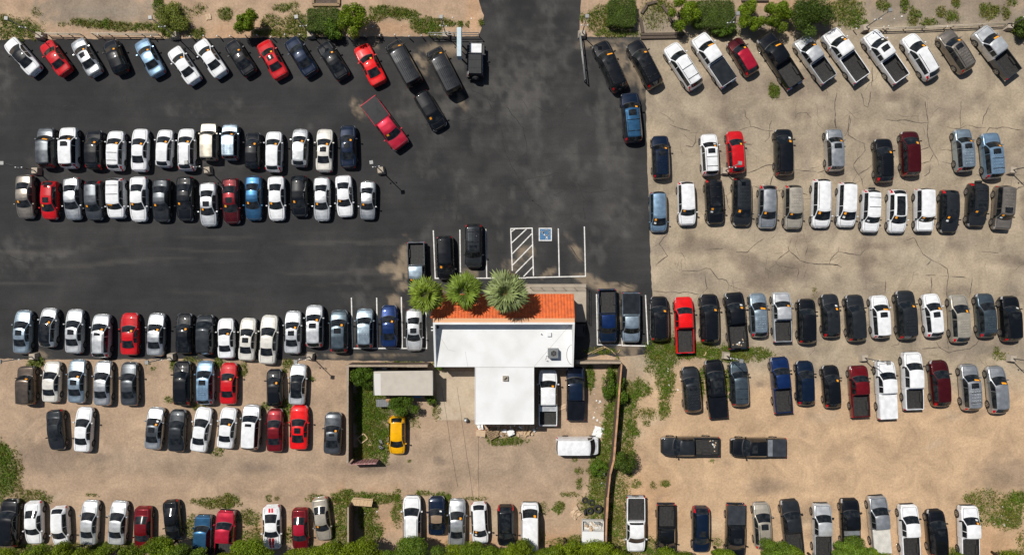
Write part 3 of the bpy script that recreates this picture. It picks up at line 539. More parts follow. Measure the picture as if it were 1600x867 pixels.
    t = MB(); nn = 20; rr = rad*.68; vs = [(.119+.0, 0, 0)]; fs = []; 
    for i in range(nn): a = 2*math.pi*i/nn; vs += [(.119, rr*.25*math.cos(a), rr*.25*math.sin(a)), (.121, rr*.9*math.cos(a), rr*.9*math.sin(a)), (.124, rr*math.cos(a), rr*math.sin(a))]
    for i in range(nn):
        a, b = 1+3*i, 1+3*((i+1) % nn); t_ = 1 if i % 4 in (1, 2) else 0
        fs += [((0, a, b), 0), ((a, a+1, b+1, b), t_), ((a+1, a+2, b+2, b+1), 0)]
    t.v = [tuple(v) for v in vs]; t.f = [f for f, _ in fs]; t.m = [m for _, m in fs]; t.s = [False]*len(fs)
    out['rim'] = t.mesh('rim', [M['rim'], M['black']])
    # mirror
    t = MB(); t.box((.13, 0, .02), (.20, .13, .15), 0, top=.8); t.box((.02, .01, -.03), (.10, .06, .05), 1)
    out['mirror'] = t.mesh('side_mirror', P3)
    def top(s, f, dz=0):
        z = interp(K['top'], np.array([s]), 1)[0]; tw = interp(K['top'], np.array([s]), 2)[0]*interp(K['wk'], np.array([s]), 1)[0]*h2
        cr = (.045 if s < ws[0] else .055)*(L/4.8)+(.02 if kind == 'coupe' and s < ws[0] else 0)
        return (f*tw, L/2-s*L+bend(K, s)*(1-f*f), z+cr*(1-f*f)+dz)
    def patch(s0, s1, f0, f1, dz, nm, mt, ns=6, nf=6):
        t = MB(); vs = [top(s0+(s1-s0)*i/ns, f0+(f1-f0)*j/nf, dz) for i in range(ns+1) for j in range(nf+1)]
        t.add(vs, [(i*(nf+1)+j, (i+1)*(nf+1)+j, (i+1)*(nf+1)+j+1, i*(nf+1)+j+1)[::-1] if f1 < f0 else (i*(nf+1)+j, (i+1)*(nf+1)+j, (i+1)*(nf+1)+j+1, i*(nf+1)+j+1) for i in range(ns) for j in range(nf)], 0, True)
        return t.mesh(nm, mt)
    re = rg[0] if rg else end; rl = re-ws[1]
    a0 = ws[1]+.035; out['sunroof'] = patch(a0, a0+.105*4.8/L, -.58, .58, .010, 'sunroof', M['glass'])
    out['panorama'] = patch(ws[1]+.02, re-.05, -.70, .70, .010, 'glass_roof', M['glass'], 10)
    out['smallroof'] = patch(a0, a0+.055*4.8/L, -.5, .5, .010, 'sunroof', M['glass'])
    e = ws[1]-(ws[1]-ws[0])*.06
    out['tag'] = patch(e-(ws[1]-ws[0])*.30, e, .46, .76, .014, 'price_sticker', M['orange'], 2, 2)
    out['bigtag'] = patch(e-(ws[1]-ws[0])*.22, e, .05, .80, .014, 'price_sticker', M['orange'], 2, 4)
    out['paper'] = patch(ws[0]+(ws[1]-ws[0])*.18, ws[0]+(ws[1]-ws[0])*.42, .45, .75, .014, 'window_paper', M['paper'], 2, 2)
    # rails, crossbars
    for sx, nm in ((1, 'rail_r'), (-1, 'rail_l')):
        t = MB(); N = 8; A = ws[1]+.05; B = re-.03
        for i in range(N):
            p, q = top(A+(B-A)*i/N, .88*sx, .05), top(A+(B-A)*(i+1)/N, .88*sx, .05); t.tube(p, q, .022, n=6)
        for s in (A, B): t.tube(top(s, .88*sx, 0), top(s, .88*sx, .05), .025, n=6)
        out[nm] = t.mesh('roof_rail', M['black'])
    for nm, fr in (('bar_a', .40), ('bar_b', .80)):
        t = MB(); s = ws[1]+rl*fr; a, b, c = top(s, -.9, .08), top(s, .9, .08), top(s, 0, .08); t.tube(a, (0, a[1], c[2]-.02), .022, n=6); t.tube((0, a[1], c[2]-.02), b, .022, n=6); out[nm] = t.mesh('crossbar', M['black'])
    # roof ribs as shallow ridges on a panel
    t = MB()
    for f_ in (-.6, -.36, -.12, .12, .36, .6):
        A, B = ws[1]+.12, re-.05; N = 6
        for i in range(N):
            p, q = top(A+(B-A)*i/N, f_, .004), top(A+(B-A)*(i+1)/N, f_, .004); t.tube(p, q, .02, n=4)
    out['ribs'] = t.mesh('roof_ribs', P3)
    # side mirror position, windshield data
    sm_ = ws[0]+.35*(ws[1]-ws[0]); K['mir'] = (interp(K['wk'], np.array([sm_]), 1)[0]*h2*.96, L/2-sm_*L, interp(K['belt'], np.array([sm_]), 1)[0]+.06)
    K['topf'] = top
    # stripes
    t = MB()
    def strp(s0, s1, f0, f1):
        ns = 8; vs = [top(s0+(s1-s0)*i/ns, f0+(f1-f0)*j/2, .006) for i in range(ns+1) for j in range(3)]
        t.add(vs, [(i*3+j, (i+1)*3+j, (i+1)*3+j+1, i*3+j+1) for i in range(ns) for j in range(2)], 0, True)
    if kind == 'coupe':
        for f0, f1 in ((-.34, -.06), (.06, .34)): strp(.03, .315, f0, f1); strp(.85, .955, f0, f1)
        out['stripes'] = t.mesh('racing_stripes', M['redstripe'])
    # spare wheel at the tail
    t = MB(); t.tube((0, -L/2-.20, .95), (0, -L/2+.02, .95), .36, n=20); t.tube((0, -L/2-.215, .95), (0, -L/2-.19, .95), .2, n=12, m=1); out['spare'] = t.mesh('spare_wheel', [M['tyre'], M['black']])
    # spoiler
    # pickup bed
    if 'end' in K:
        y1 = L/2-end*L-.03; y0 = -L/2+.07
        t = MB(); ww = h2; zr = 1.22; N = 6; wr_ = [1, 1, 1, 1, .995, .985, .97]
        prof = [(.90, .32, 0), (.975, .44, 0), (1.0, .66, 0), (.998, .98, 0), (.975, zr-.02, 0), (.955, zr, 0), (.885, zr, 0), (.875, .74, 1)]
        for sx in (1, -1):
            vs = []; 
            for i in range(N+1):
                y = y1+(y0-y1)*i/N; vs += [(sx*p[0]*ww*wr_[i], y, p[1]) for p in prof]
            npf = len(prof)
            for i in range(N):
                for j in range(npf-1):
                    f = (i*npf+j, i*npf+j+1, (i+1)*npf+j+1, (i+1)*npf+j); t.add([vs[k] for k in f], [(0, 1, 2, 3) if sx > 0 else (3, 2, 1, 0)], 1 if j == npf-2 else 0)
        t.box((0, (y0+y1)/2, .72), (ww*1.78, y1-y0, .06), 1)
        for k in range(9): t.box((ww*(-.72+.18*k), (y0+y1)/2, .755), (.05, y1-y0-.1, .02), 1)
        t.box((0, y1+.02, .97), (ww*1.93, .05, .50), 0)
        for sx in (1, -1): t.box((sx*ww*.80, L/2-wr*L, .84), (.22, 1.0, .20), 1, top=.9)
        t.box((0, (y0+y1)/2, .42), (ww*1.7, y1-y0, .2), 1)
        for sx in (1, -1):
            ys = L/2-wr*L; ring = [(sx*(h2+.004), ys+(rad+.065)*math.cos(a), rad+(rad+.065)*math.sin(a)) for a in np.linspace(-.2, math.pi+.2, 15)]
            t.add(ring if sx > 0 else ring[::-1], [tuple(range(15))], 1)
        out['bed'] = t.mesh('cargo_bed', [M['paint'], M['liner']])
        t = MB(); t.box((0, y0-.02, .93), (ww*1.84, .06, .58), 0); t.box((0, y0-.055, 1.12), (.25, .015, .07), 1); out['tailgate'] = t.mesh('tailgate', P3)
        t = MB(); t.box((0, y0-.11, .55), (ww*1.86, .14, .2), 0); t.box((0, y0-.12, .66), (.7, .12, .02), 1); out['bumper'] = t.mesh('rear_bumper', [M['chrome'], M['black']])
        for sx, nm in ((1, 'taillight_r'), (-1, 'taillight_l')):
            t = MB(); t.box((sx*ww*.935, y0-.03, .97), (.14, .08, .34)); out[nm] = t.mesh('taillight', M['red'])
        t = MB(); t.box((0, (y0+y1)/2, zr+.03), (ww*1.87, y1-y0+.02, .05), 0, top=.985)
        for k in (1, 2): t.box((0, y1+(y0-y1)*k/3, zr+.057), (ww*1.84, .02, .008), 0)
        out['cover'] = t.mesh('bed_cover', [M['paint']])
        t = MB(); t.box((0, y1-.30, zr-.06), (ww*1.80, .5, .30), 0, top=.96); out['toolbox'] = t.mesh('tool_box', [M['paint']])
        t = MB()
        for k in range(12):
            t.box((random.uniform(-.6, .6), random.uniform(y0+.15, y0+.8), .79+random.random()*.04), (random.uniform(.05, .2), random.uniform(.05, .14), random.uniform(.03, .08)), random.choice((0, 0, 0, 1)), rz=random.uniform(0, 3))
        out['junk'] = t.mesh('loose_cargo', [M['cardboard'], M['paper']])
        t = MB()
        for sx in (-1, 1): t.tube((sx*ww*.9, y1, 1.2), (sx*ww*.8, y1, 1.75), .04, m=0)
        t.tube((-ww*.8, y1, 1.75), (ww*.8, y1, 1.75), .04); out['rollbar'] = t.mesh('roll_bar', M['black'])
    CACHE[kind] = out; return out

C = dict(
 white=(.80, .81, .82, 0), pearl=(.70, .675, .61, .1), silver=(.55, .57, .58, .75), silverw=(.66, .68, .69, .5), sblue=(.36, .45, .52, .7), greyb=(.10, .135, .16, .7), grey=(.095, .105, .115, .65), dgrey=(.030, .034, .038, .45), black=(.005, .006, .008, 0),
 red=(.55, .008, .012, 0), red2=(.75, .008, .008, 0), dred=(.16, .006, .010, .3), maroon=(.075, .006, .008, .4), crim=(.42, .012, .035, .25), blue=(.030, .105, .21, .5), rblue=(.006, .024, .10, .3), vansheen=(.016, .018, .021, .15), navy=(.005, .013, .034, .2), lblue=(.22, .34, .47, .5), beige=(.45, .41, .34, .4), brown=(.105, .082, .065, .6), tanb=(.27, .24, .205, .6), yellow=(.85, .42, .0, 0), tan=(.27, .19, .125, 0), olive=(.05, .05, .035, .2))  # the van roof tone is black paint lifted to grey as painted sheen
NAMES = dict(sedan=('sedan', 'sedan'), coupe=('coupe', 'coupe'), hatchback=('hatchback', 'hatchback'), crossover=('crossover', 'crossover'), suv=('suv', 'SUV'), boxy=('suv', 'SUV'), minivan=('minivan', 'minivan'), van=('cargo_van', 'van'), pickup=('pickup_truck', 'pickup truck'), crew=('pickup_truck', 'pickup truck'), longbed=('pickup_truck', 'pickup truck'))
def put(name, me, parent, loc=None, color=None, rz=None, sc=None):
    o = bpy.data.objects.new(name, me); col.objects.link(o); o.parent = parent
    if loc is not None: o.location = loc
    if rz is not None: o.rotation_euler = (0, 0, rz)
    if color is not None: o.color = color
    if sc: o.scale = sc
    return o
PROTO = {}
def prototype(kind):
    """one set of parts per kind; every vehicle is copied from it"""
    if kind in PROTO: return PROTO[kind]
    m = car_meshes(kind); PROTO[kind] = m; return m
def car(kind, x, y, a, ln, colr, opts='', label='', group=None):
    m = prototype(kind); K = KINDS[kind]; nm, cat = NAMES[kind]
    L = K['L']; px_len = ln*(H-.6)/F; sy = px_len/L; sx = 1+(sy-1)*.35 if sy < 1.1 else 1.04
    sx *= 1+((x*7.3+y*3.1) % 1-.5)*.05
    c = C[colr]; o_ = opts.split()
    rt = empty(nm, P(x, y, .8)*Vector((1, 1, 0)) if False else (P(x, y, .8).x, P(x, y, .8).y, 0), R(a)); rt.scale = (sx, sy, 1+(sy-1)*.3)
    tag(rt, label, cat, group)
    put('body', m['body'], rt, color=c)
    rc = c
    for t in o_:
        if t.startswith('roof='): rc = C[t[5:]]
    put('roof', m['roof'], rt, color=rc)
    put('windshield', m['windshield'], rt)
    if 'rear_window' in m: put('rear_window', m['rear_window'], rt)
    for s_ in 'rl':
        put('side_window', m['side_window_'+s_], rt); put('headlight', m['headlight_'+s_], rt); put('taillight', m['taillight_'+s_], rt)
    mx, my, mz = K['mir']; mc = C['black'] if 'bm' in o_ else c
    put('side_mirror', m['mirror'], rt, (mx, my, mz), mc); put('side_mirror', m['mirror'], rt, (-mx, my, mz), mc, rz=math.pi)
    wf, wr, rad = K['wh']
    for s in (wf, wr):
        for r_ in (0, math.pi):
            sg = 1 if r_ == 0 else -1
            w_ = put('wheel', m['wheel'], rt, (sg*(K['W']/2-.105), L/2-s*L, rad), rz=r_)
            put('rim', m['rim'], w_)
    if 's' in o_: put('sunroof', m['sunroof'], rt)
    if 'ss' in o_: put('sunroof', m['smallroof'], rt)
    if 'pan' in o_: put('glass_roof', m['panorama'], rt)
    if 'o' in o_: put('price_sticker', m['tag'], rt)
    if 'O' in o_: put('price_sticker', m['bigtag'], rt)
    if 'w' in o_: put('window_paper', m['paper'], rt)
    if 'r' in o_:
        for k in ('rail_r', 'rail_l'): put('roof_rail', m[k], rt)
    if 'c' in o_:
        for k in ('bar_a', 'bar_b'): put('crossbar', m[k], rt)
    if 'ribs' in o_: put('roof_ribs', m['ribs'], rt, color=rc)
    if 'T' in o_: put('spare_wheel', m['spare'], rt)
    if 'stripes' in o_: put('racing_stripes', m['stripes'], rt)
    if 'bed' in m:
        bc = c
        for t in o_:
            if t.startswith('bedc='): bc = C[t[5:]]
        put('cargo_bed', m['bed'], rt, color=bc); put('tailgate', m['tailgate'], rt, color=bc); put('rear_bumper', m['bumper'], rt)
        for t in o_:
            if t.startswith('cover='): put('bed_cover', m['cover'], rt, color=C[t[6:]])
            if t.startswith('box='): put('tool_box', m['toolbox'], rt, color=C[t[4:]])
        if 'junk' in o_: put('loose_cargo', m['junk'], rt)
        if 'roll' in o_: put('roll_bar', m['rollbar'], rt)
    return rt

ORD = 'first second third fourth fifth sixth seventh eighth ninth tenth eleventh twelfth thirteenth fourteenth fifteenth sixteenth'.split()
ROWS = [
 ('top left slanted row', 'cars slanted along the top left edge', [
  ('sedan', 34, 88, 42, 68, 'white', 'roof=black bm', 'white sedan with black roof'),
  ('sedan', 86, 90.5, 36, 61, 'red', 'o', 'red sedan'),
  ('sedan', 134, 89, 31, 64, 'silver', 's o', 'silver sedan with sunroof'),
  ('hatchback', 180, 89, 23, 55, 'black', 'o', 'small black hatchback'),
  ('sedan', 233, 90, 29, 63, 'lblue', 'o', 'pale blue sedan'),
  ('sedan', 287, 102, 35, 65, 'white', 'o', 'white sedan set slightly forward'),
  ('sedan', 328, 91, 35, 66, 'white', 'o', 'white sedan'),
  ('sedan', 375, 90, 33, 61, 'black', 'o', 'black sedan with glinting roof'),
  ('sedan', 425, 93, 29, 65, 'red', 's o', 'red sedan with sunroof'),
  ('sedan', 470, 88, 32, 67, 'navy', '', 'dark blue sedan'),
  ('sedan', 520, 94, 32, 65, 'black', 'o', 'black sedan with bright red tail lamps'),
  ('coupe', 578, 101, 27, 69, 'red2', 'o', 'bright red coupe'),
  ('van', 631, 99.5, 29, 76, 'black', 'o ribs roof=vanr', 'long black van with ribbed roof'),
  ('van', 694, 111, 27, 76, 'black', 'o ribs roof=vanr', 'long black van beside the pole sign')]),
 ('top right slanted row', 'vehicles slanted along the top right edge', [
  ('suv', 953, 104, 25, 82, 'black', 'O s r', 'long black SUV with sunroof'),
  ('suv', 1007, 101, 28, 79, 'black', 'o s r c', 'black SUV with roof panels'),
  ('suv', 1067, 104, 33, 78, 'white', 'r c', 'white SUV with roof rack'),
  ('pickup', 1114, 94, 34, 88, 'white', 'O cover=dgrey', 'white pickup with grey bed cover'),
  ('crossover', 1161, 89, 31, 62, 'maroon', 'o roof=crim', 'dark red crossover'),
  ('pickup', 1218, 95, 33, 91, 'black', 'O', 'black pickup with open bed'),
  ('pickup', 1272, 93, 35, 79, 'silverw', 'o', 'small silver pickup with dark bed'),
  ('longbed', 1320, 87, 35, 90, 'white', 'o w', 'white pickup with scratched open bed'),
  ('pickup', 1382, 89, 35, 88, 'white', 's w', 'white pickup with sunroof'),
  ('crossover', 1438, 89, 32, 77, 'white', 'o r', 'white wagon with black roof rails'),
  ('suv', 1493, 81, 33, 71, 'tanb', 's o r ribs', 'brown SUV with sunroof'),
  ('pickup', 1556, 82, 37, 88, 'silverw', 'O bedc=grey', 'silver pickup with grey bed')]),
 ('second asphalt row', 'cars in the second row on asphalt', [
  ('suv', 73, 231, 1, 63, 'grey', 'O', 'grey SUV'),
  ('suv', 108, 231, 1, 64, 'white', 's o', 'white SUV with sunroof'),
  ('crossover', 147, 234, 0, 61, 'black', 'o', 'black crossover'),
  ('crossover', 181, 235.5, -1, 62, 'white', 'o c', 'white crossover with two roof bars'),
  ('sedan', 218.5, 234.5, -1, 67, 'white', 'o', 'white sedan'),
  ('hatchback', 257, 232, -3, 59, 'white', 'o', 'white hatchback with rounded nose'),
  ('crossover', 292, 234, 0, 66, 'white', 'o r', 'long white crossover with roof rails'),
  ('boxy', 327, 222, 0, 58, 'beige', '', 'boxy beige wagon set forward'),
  ('suv', 360, 222, 0, 56, 'sblue', 'o ribs', 'blue grey SUV with ribbed roof'),
  ('hatchback', 395, 235, -1, 57, 'black', 'o', 'tiny black hatchback'),
  ('crossover', 428, 237, -1, 63, 'white', 'o', 'tall white crossover'),
  ('hatchback', 468.5, 231, -2, 59, 'silverw', 'o', 'silver white hatchback'),
  ('sedan', 507, 235, -1, 67, 'pearl', 's o', 'pearl white sedan with sunroof'),
  ('sedan', 544, 229, 1, 67, 'navy', 's o', 'dark navy sedan ending the row')]),
 ('third asphalt row', 'cars in the third row on asphalt', [
  ('sedan', 39, 307.5, 181, 68, 'tanb', 'o', 'grey brown sedan'),
  ('hatchback', 77.5, 313, 180, 60, 'red', 's o', 'small red hatchback with sunroof'),
  ('sedan', 113, 310.5, 183, 66, 'silver', '', 'silver sedan'),
  ('crossover', 147, 313, 182, 62, 'grey', 'o', 'grey crossover'),
  ('suv', 182, 310, 181, 63, 'white', 'O c', 'white SUV with two roof bars'),
  ('sedan', 216.5, 311, 180, 70, 'white', 'o', 'white sedan with dark rear glass'),
  ('sedan', 252, 313, 180, 67, 'dgrey', 'o roof=grey', 'dark grey sedan'),
  ('sedan', 289, 310.5, 180, 69, 'black', 's o', 'black sedan with sunroof'),
  ('sedan', 325.5, 319.5, 181, 68, 'silverw', 's o', 'silver white sedan with sunroof'),
  ('sedan', 361, 314, 182, 71, 'maroon', 's o roof=dred', 'maroon sedan with sunroof'),
  ('sedan', 396, 309.5, 180, 69, 'blue', 'o', 'metallic blue sedan'),
  ('sedan', 432, 310, 181, 69, 'white', 'o', 'white sedan with silvery hood'),
  ('hatchback', 468, 306.5, 181, 64, 'black', 'o', 'black hatchback'),
  ('sedan', 503, 311, 180, 68, 'silverw', 'o', 'pale silver sedan'),
  ('sedan', 538, 306.5, 183, 65, 'white', 'o', 'clean white sedan'),
  ('sedan', 574.5, 313, 179, 60, 'silver', 'o', 'small silver sedan ending the row')]),
 ('fourth asphalt row', 'cars in the fourth row on asphalt', [
  ('sedan', 35, 519, -2, 68, 'sblue', 's', 'grey green sedan with sunroof'),
  ('hatchback', 75.5, 512, -3, 61, 'silverw', 'o roof=black pan', 'silver hatchback with dark glass roof'),
  ('sedan', 116, 518, -1, 69, 'silverw', 's', 'silver white sedan with sunroof'),
  ('crossover', 158.5, 525, -1, 68, 'silverw', 'ss o r', 'silver crossover with small sunroof'),
  ('coupe', 202.5, 522, 0, 66, 'red', 'o', 'red coupe'),
  ('sedan', 243.5, 523, -2, 67, 'silver', 'o', 'silver grey sedan'),
  ('sedan', 287.5, 521.5, 0, 63, 'black', 's o', 'black sedan with sunroof'),
  ('minivan', 320.5, 523, 0, 62, 'dgrey', '', 'dark grey minivan'),
  ('sedan', 353, 529, 1, 63, 'white', 'o', 'small white sedan set back'),
  ('sedan', 386.5, 530.5, -3, 67, 'pearl', 's', 'pearl white sedan with sunroof'),
  ('sedan', 419.5, 531, -3, 77, 'pearl', '', 'very long cream sedan'),
  ('sedan', 457.5, 519.5, -1, 67, 'silverw', 's o', 'silver white sedan with glass sunroof'),
  ('crossover', 491.5, 510, 0, 66, 'silverw', 's o', 'silver crossover parked further forward'),
  ('crossover', 530, 518, 0, 67, 'greyb', 's o', 'blue grey crossover with sunroof')]),
 ('upper left dirt row', 'cars in the upper left dirt row', [
  ('boxy', 42, 602, 1, 59, 'brown', 'o', 'boxy brown car'),
  ('sedan', 80, 597, -2, 64, 'pearl', '', 'pearl beige sedan'),
  ('sedan', 120, 596, -1, 68, 'sblue', 's o', 'blue grey sedan with sunroof'),
  ('sedan', 160.5, 599, -1, 70, 'silver', '', 'silver sedan'),
  ('sedan', 202, 600, 1, 68, 'grey', '', 'plain grey sedan'),
  ('crossover', 285, 599, 0, 69, 'black', '', 'black crossover beneath the light pole'),
  ('crossover', 321, 598, 0, 68, 'lblue', 's ribs', 'light blue crossover with sunroof'),
  ('sedan', 357, 599.5, -1, 65, 'red', 'o', 'red sedan'),
  ('hatchback', 429, 606, 1, 58, 'black', 'o', 'rounded black hatchback'),
  ('sedan', 465, 601, -3, 64, 'silverw', 'roof=black pan', 'silver sedan with black glass roof')]),
 ('lower left dirt row', 'cars in the lower left dirt row', [
  ('sedan', 87, 672, 184, 63, 'dgrey', 'ss', 'dark grey sedan facing down'),
  ('sedan', 130.5, 671.5, -3, 70, 'white', '', 'white sedan beside the empty gap'),
  ('sedan', 241, 669.5, -5, 66, 'silver', 's o w roof=grey', 'silver black sedan with sunroof'),
  ('sedan', 276.5, 673, -2, 66, 'dgrey', '', 'very dark green sedan'),
  ('sedan', 314.5, 671.5, -8, 70, 'white', '', 'white sedan standing slightly askew'),
  ('sedan', 354.5, 669, -6, 64, 'white', 'o', 'white sedan with round tail'),
  ('suv', 392.5, 667.5, -3, 70, 'silverw', 'ss roof=white', 'white wagon with sunroof'),
  ('sedan', 429.5, 672.5, 0, 67, 'dred', '', 'dark red sedan'),
  ('coupe', 467, 668, -1, 69, 'red2', 's', 'bright red coupe'),
  ('coupe', 520, 677, -2, 65, 'grey', 'ss o', 'grey coupe beside the yard wall')]),
 ('bottom left row', 'cars in the bottom left row', [
  ('suv', 16, 817, -1, 74, 'black', 'bm', 'big black SUV cut by the frame'),
  ('sedan', 52.5, 817, 181, 67, 'white', '', 'white sedan facing down'),
  ('hatchback', 94, 822, 183, 61, 'white', '', 'small white hatchback facing down'),
  ('sedan', 139.5, 816.5, -3, 69, 'silverw', '', 'silver white sedan'),
  ('sedan', 184, 817, -4, 68, 'silverw', '', 'silver white sedan nosing upward'),
  ('sedan', 223.5, 826.5, 180, 70, 'dred', '', 'red sedan facing down'),
  ('sedan', 269, 813, 185, 63, 'black', '', 'black sedan facing down'),
  ('boxy', 317.5, 837, -1, 64, 'blue', 'roof=blue', 'weathered blue boxy SUV'),
  ('pickup', 352, 840, -3, 86, 'crim', 'junk', 'red pickup with scrap in its bed'),
  ('coupe', 425, 824, 181, 69, 'white', 'stripes', 'white coupe with red racing stripes'),
  ('sedan', 469, 827, 181, 66, 'dred', 'roof=crim', 'dark red sedan facing down'),
  ('sedan', 503, 811, 187, 68, 'beige', 'o', 'beige sedan beside the low wall')]),
 ('bottom middle row', 'vehicles in the bottom middle row', [
  ('suv', 644, 813, 0, 77, 'white', 'r', 'large white SUV'),
  ('coupe', 682.5, 806, 0, 60, 'navy', 'w', 'navy convertible with tan soft top'),
  ('sedan', 714, 816, -1, 72, 'silver', 'o', 'silver sedan'),
  ('hatchback', 749.5, 817.5, 183, 65, 'white', 'o w', 'small white hatchback'),
  ('crossover', 790.5, 821, 181, 64, 'black', 'pan', 'black crossover with glass roof'),
  ('van', 828, 826, 0, 82, 'white', 'o bm', 'long white van')]),
 ('bottom right row', 'vehicles in the bottom right row', [
  ('pickup', 993, 818, 180, 85, 'white', '', 'white pickup with open bed up'),
  ('pickup', 1040, 827, 180, 80, 'black', 'bm', 'black pickup with black bed'),
  ('crossover', 1095, 827, 180, 72, 'navy', 's bm', 'navy crossover with sunroof'),
  ('crew', 1148.5, 829, 179, 84, 'black', 's cover=grey bm', 'black pickup with grey bed cover'),
  ('crossover', 1191, 821, 3, 72, 'beige', 's r', 'beige crossover with sunroof'),
  ('pickup', 1237, 824, 6, 87, 'dgrey', '', 'dark grey pickup'),
  ('pickup', 1284, 829, 1, 86, 'silverw', 'bm', 'pale silver pickup with grey open bed'),
  ('pickup', 1328, 820, 2, 82, 'black', 'box=silver', 'black pickup with silver tool box'),
  ('pickup', 1373, 818.5, 5, 89, 'silver', 'cover=pearl', 'silver pickup with pale bed cover'),
  ('pickup', 1420, 831, 3, 87, 'white', 'bm', 'white pickup with dusty open bed'),
  ('suv', 1463, 832, 4, 72, 'black', 's bm', 'black SUV with sunroof'),
  ('pickup', 1513, 833, 1, 87, 'white', 'o w bm', 'white pickup ending the row')]),
 ('second right-hand row', 'vehicles in the second right-hand row', [
  ('suv', 1032, 246, 2, 68, 'navy', 's o r ribs bm', 'navy SUV with ribbed roof'),
  ('suv', 1108.5, 242, 3, 65, 'white', 's o w r c', 'white SUV with sunroof'),
  ('crossover', 1149.5, 238, 4, 67, 'red', 'o', 'red crossover beneath a lamp head'),
  ('minivan', 1224.5, 238, 1, 73, 'black', 'o w', 'black minivan standing alone'),
  ('suv', 1303.5, 234.5, 2, 66, 'silver', 's o', 'silver SUV standing alone'),
  ('crossover', 1380.5, 251, 2, 69, 'black', 'o bm r', 'black crossover'),
  ('minivan', 1422, 240, 2, 70, 'maroon', 'o', 'dark red minivan'),
  ('suv', 1505, 235, 4, 67, 'sblue', 's o ribs', 'blue grey SUV with sunroof'),
  ('suv', 1549, 243.5, 5, 72, 'lblue', 's o c ribs', 'pale blue silver SUV with roof bars')]),
 ('third right-hand row', 'vehicles in the third right-hand row', [
  ('minivan', 1028.5, 331, 181, 63, 'lblue', 'o w', 'light blue minivan'),
  ('suv', 1072.5, 318, 182, 69, 'white', 'o', 'white SUV with black tail'),
  ('suv', 1116, 315, 183, 70, 'black', 'o w s r c', 'black SUV with roof bars'),
  ('minivan', 1159, 315.5, 180, 75, 'dgrey', 'o ribs', 'dark grey minivan with ribbed roof'),
  ('crossover', 1199, 323, 179, 68, 'silver', 'o', 'silver crossover'),
  ('suv', 1239, 323.5, 180, 69, 'beige', 'o ribs', 'beige silver SUV with ribbed roof'),
  ('minivan', 1283, 318, 179, 76, 'white', 'o r', 'long white minivan'),
  ('minivan', 1323, 320, 178, 70, 'white', 'o w', 'shorter white minivan'),
  ('suv', 1360, 330, 178, 67, 'white', 'c w bm T', 'white SUV with rear spare wheel'),
  ('crossover', 1401.5, 330, 179, 68, 'white', 'pan o', 'white crossover with large glass roof'),
  ('boxy', 1443.5, 328.5, 180, 67, 'white', 'o w bm', 'boxy white SUV with side panes'),
  ('crossover', 1483, 330, 179, 67, 'dgrey', 's o w bm', 'dark grey crossover with sunroof'),
  ('suv', 1526, 320, 178, 68, 'dgrey', 's o r c T bm', 'dark grey SUV with rear spare wheel'),
  ('boxy', 1567, 325, 176, 68, 'tanb', 's o w ribs bm', 'boxy grey beige SUV')]),
 ('fourth right-hand row', 'vehicles in the fourth right-hand row', [
  ('suv', 1030, 498, 1, 70, 'black', 's o r bm', 'black SUV with sunroof'),
  ('pickup', 1068.5, 507.5, 2, 87, 'red2', 'bm', 'bright red pickup'),
  ('suv', 1108, 497.5, 1, 76, 'black', 'o r bm', 'black SUV with bright roof rails'),
  ('pickup', 1149.5, 500.5, 5, 87, 'black', 'o w junk bm', 'black pickup with litter in bed'),
  ('crossover', 1185, 492.5, 3, 69, 'sblue', 'O ribs', 'blue grey crossover with ribbed roof'),
  ('pickup', 1221, 495, 2, 77, 'silverw', 'o', 'silver white pickup'),
  ('suv', 1260, 502, 1, 70, 'black', '', 'black SUV with covered rear deck'),
  ('crossover', 1297.5, 493.5, 3, 68, 'dgrey', 's o w', 'dark grey crossover with sunroof'),
  ('suv', 1336, 497, 4, 73, 'dgrey', 'bm', 'dark grey SUV with plain roof'),
  ('suv', 1374.5, 495, 4, 67, 'white', 's O', 'white SUV with sunroof'),
  ('suv', 1415, 492, 4, 76, 'dgrey', 'o ribs', 'large dark grey SUV'),
  ('crossover', 1457, 493, 6, 68, 'white', 's o', 'white crossover with sunroof'),
  ('crossover', 1498.5, 498, 3, 75, 'beige', 'o ribs', 'beige silver crossover'),
  ('crossover', 1540, 493, 4, 69, 'greyb', 'ribs bm', 'blue grey crossover'),
  ('suv', 1578, 498, 3, 71, 'black', 's w bm', 'black SUV ending the row')]),
 ('fifth right-hand row', 'vehicles in the fifth right-hand row', [
  ('suv', 1080, 608.5, 4, 71, 'dgrey', 's r ribs bm', 'grey SUV with ribbed roof'),
  ('crew', 1118, 607, 5, 89, 'black', 'pan cover=black bm', 'black pickup with glass roof'),
  ('suv', 1154.5, 599.5, 3, 70, 'greyb', 'c bm', 'blue grey SUV with roof bars'),
  ('pickup', 1220, 601, 5, 86, 'rblue', 'bm', 'blue pickup with dark bed'),
  ('crossover', 1258, 598.5, 2, 69, 'navy', 'bm', 'navy crossover'),
  ('crossover', 1299, 604, 4, 66, 'black', 'o bm', 'black crossover'),
  ('pickup', 1342, 611, 3, 79, 'dred', 'bm', 'dark red pickup'),
  ('pickup', 1384, 609, 3, 89, 'white', 'cover=white bm', 'white pickup with white bed cover'),
  ('crew', 1425, 594.5, 2, 89, 'white', 'bm', 'white pickup with open bed'),
  ('crossover', 1468.5, 599, 4, 72, 'maroon', 'bm', 'maroon crossover'),
  ('suv', 1515, 605, 4, 72, 'silver', 's O c ribs', 'silver SUV with roof bars'),
  ('crossover', 1558, 609, 5, 74, 'silver', 'O', 'silver crossover with black rails')]),
]
all_labels = []
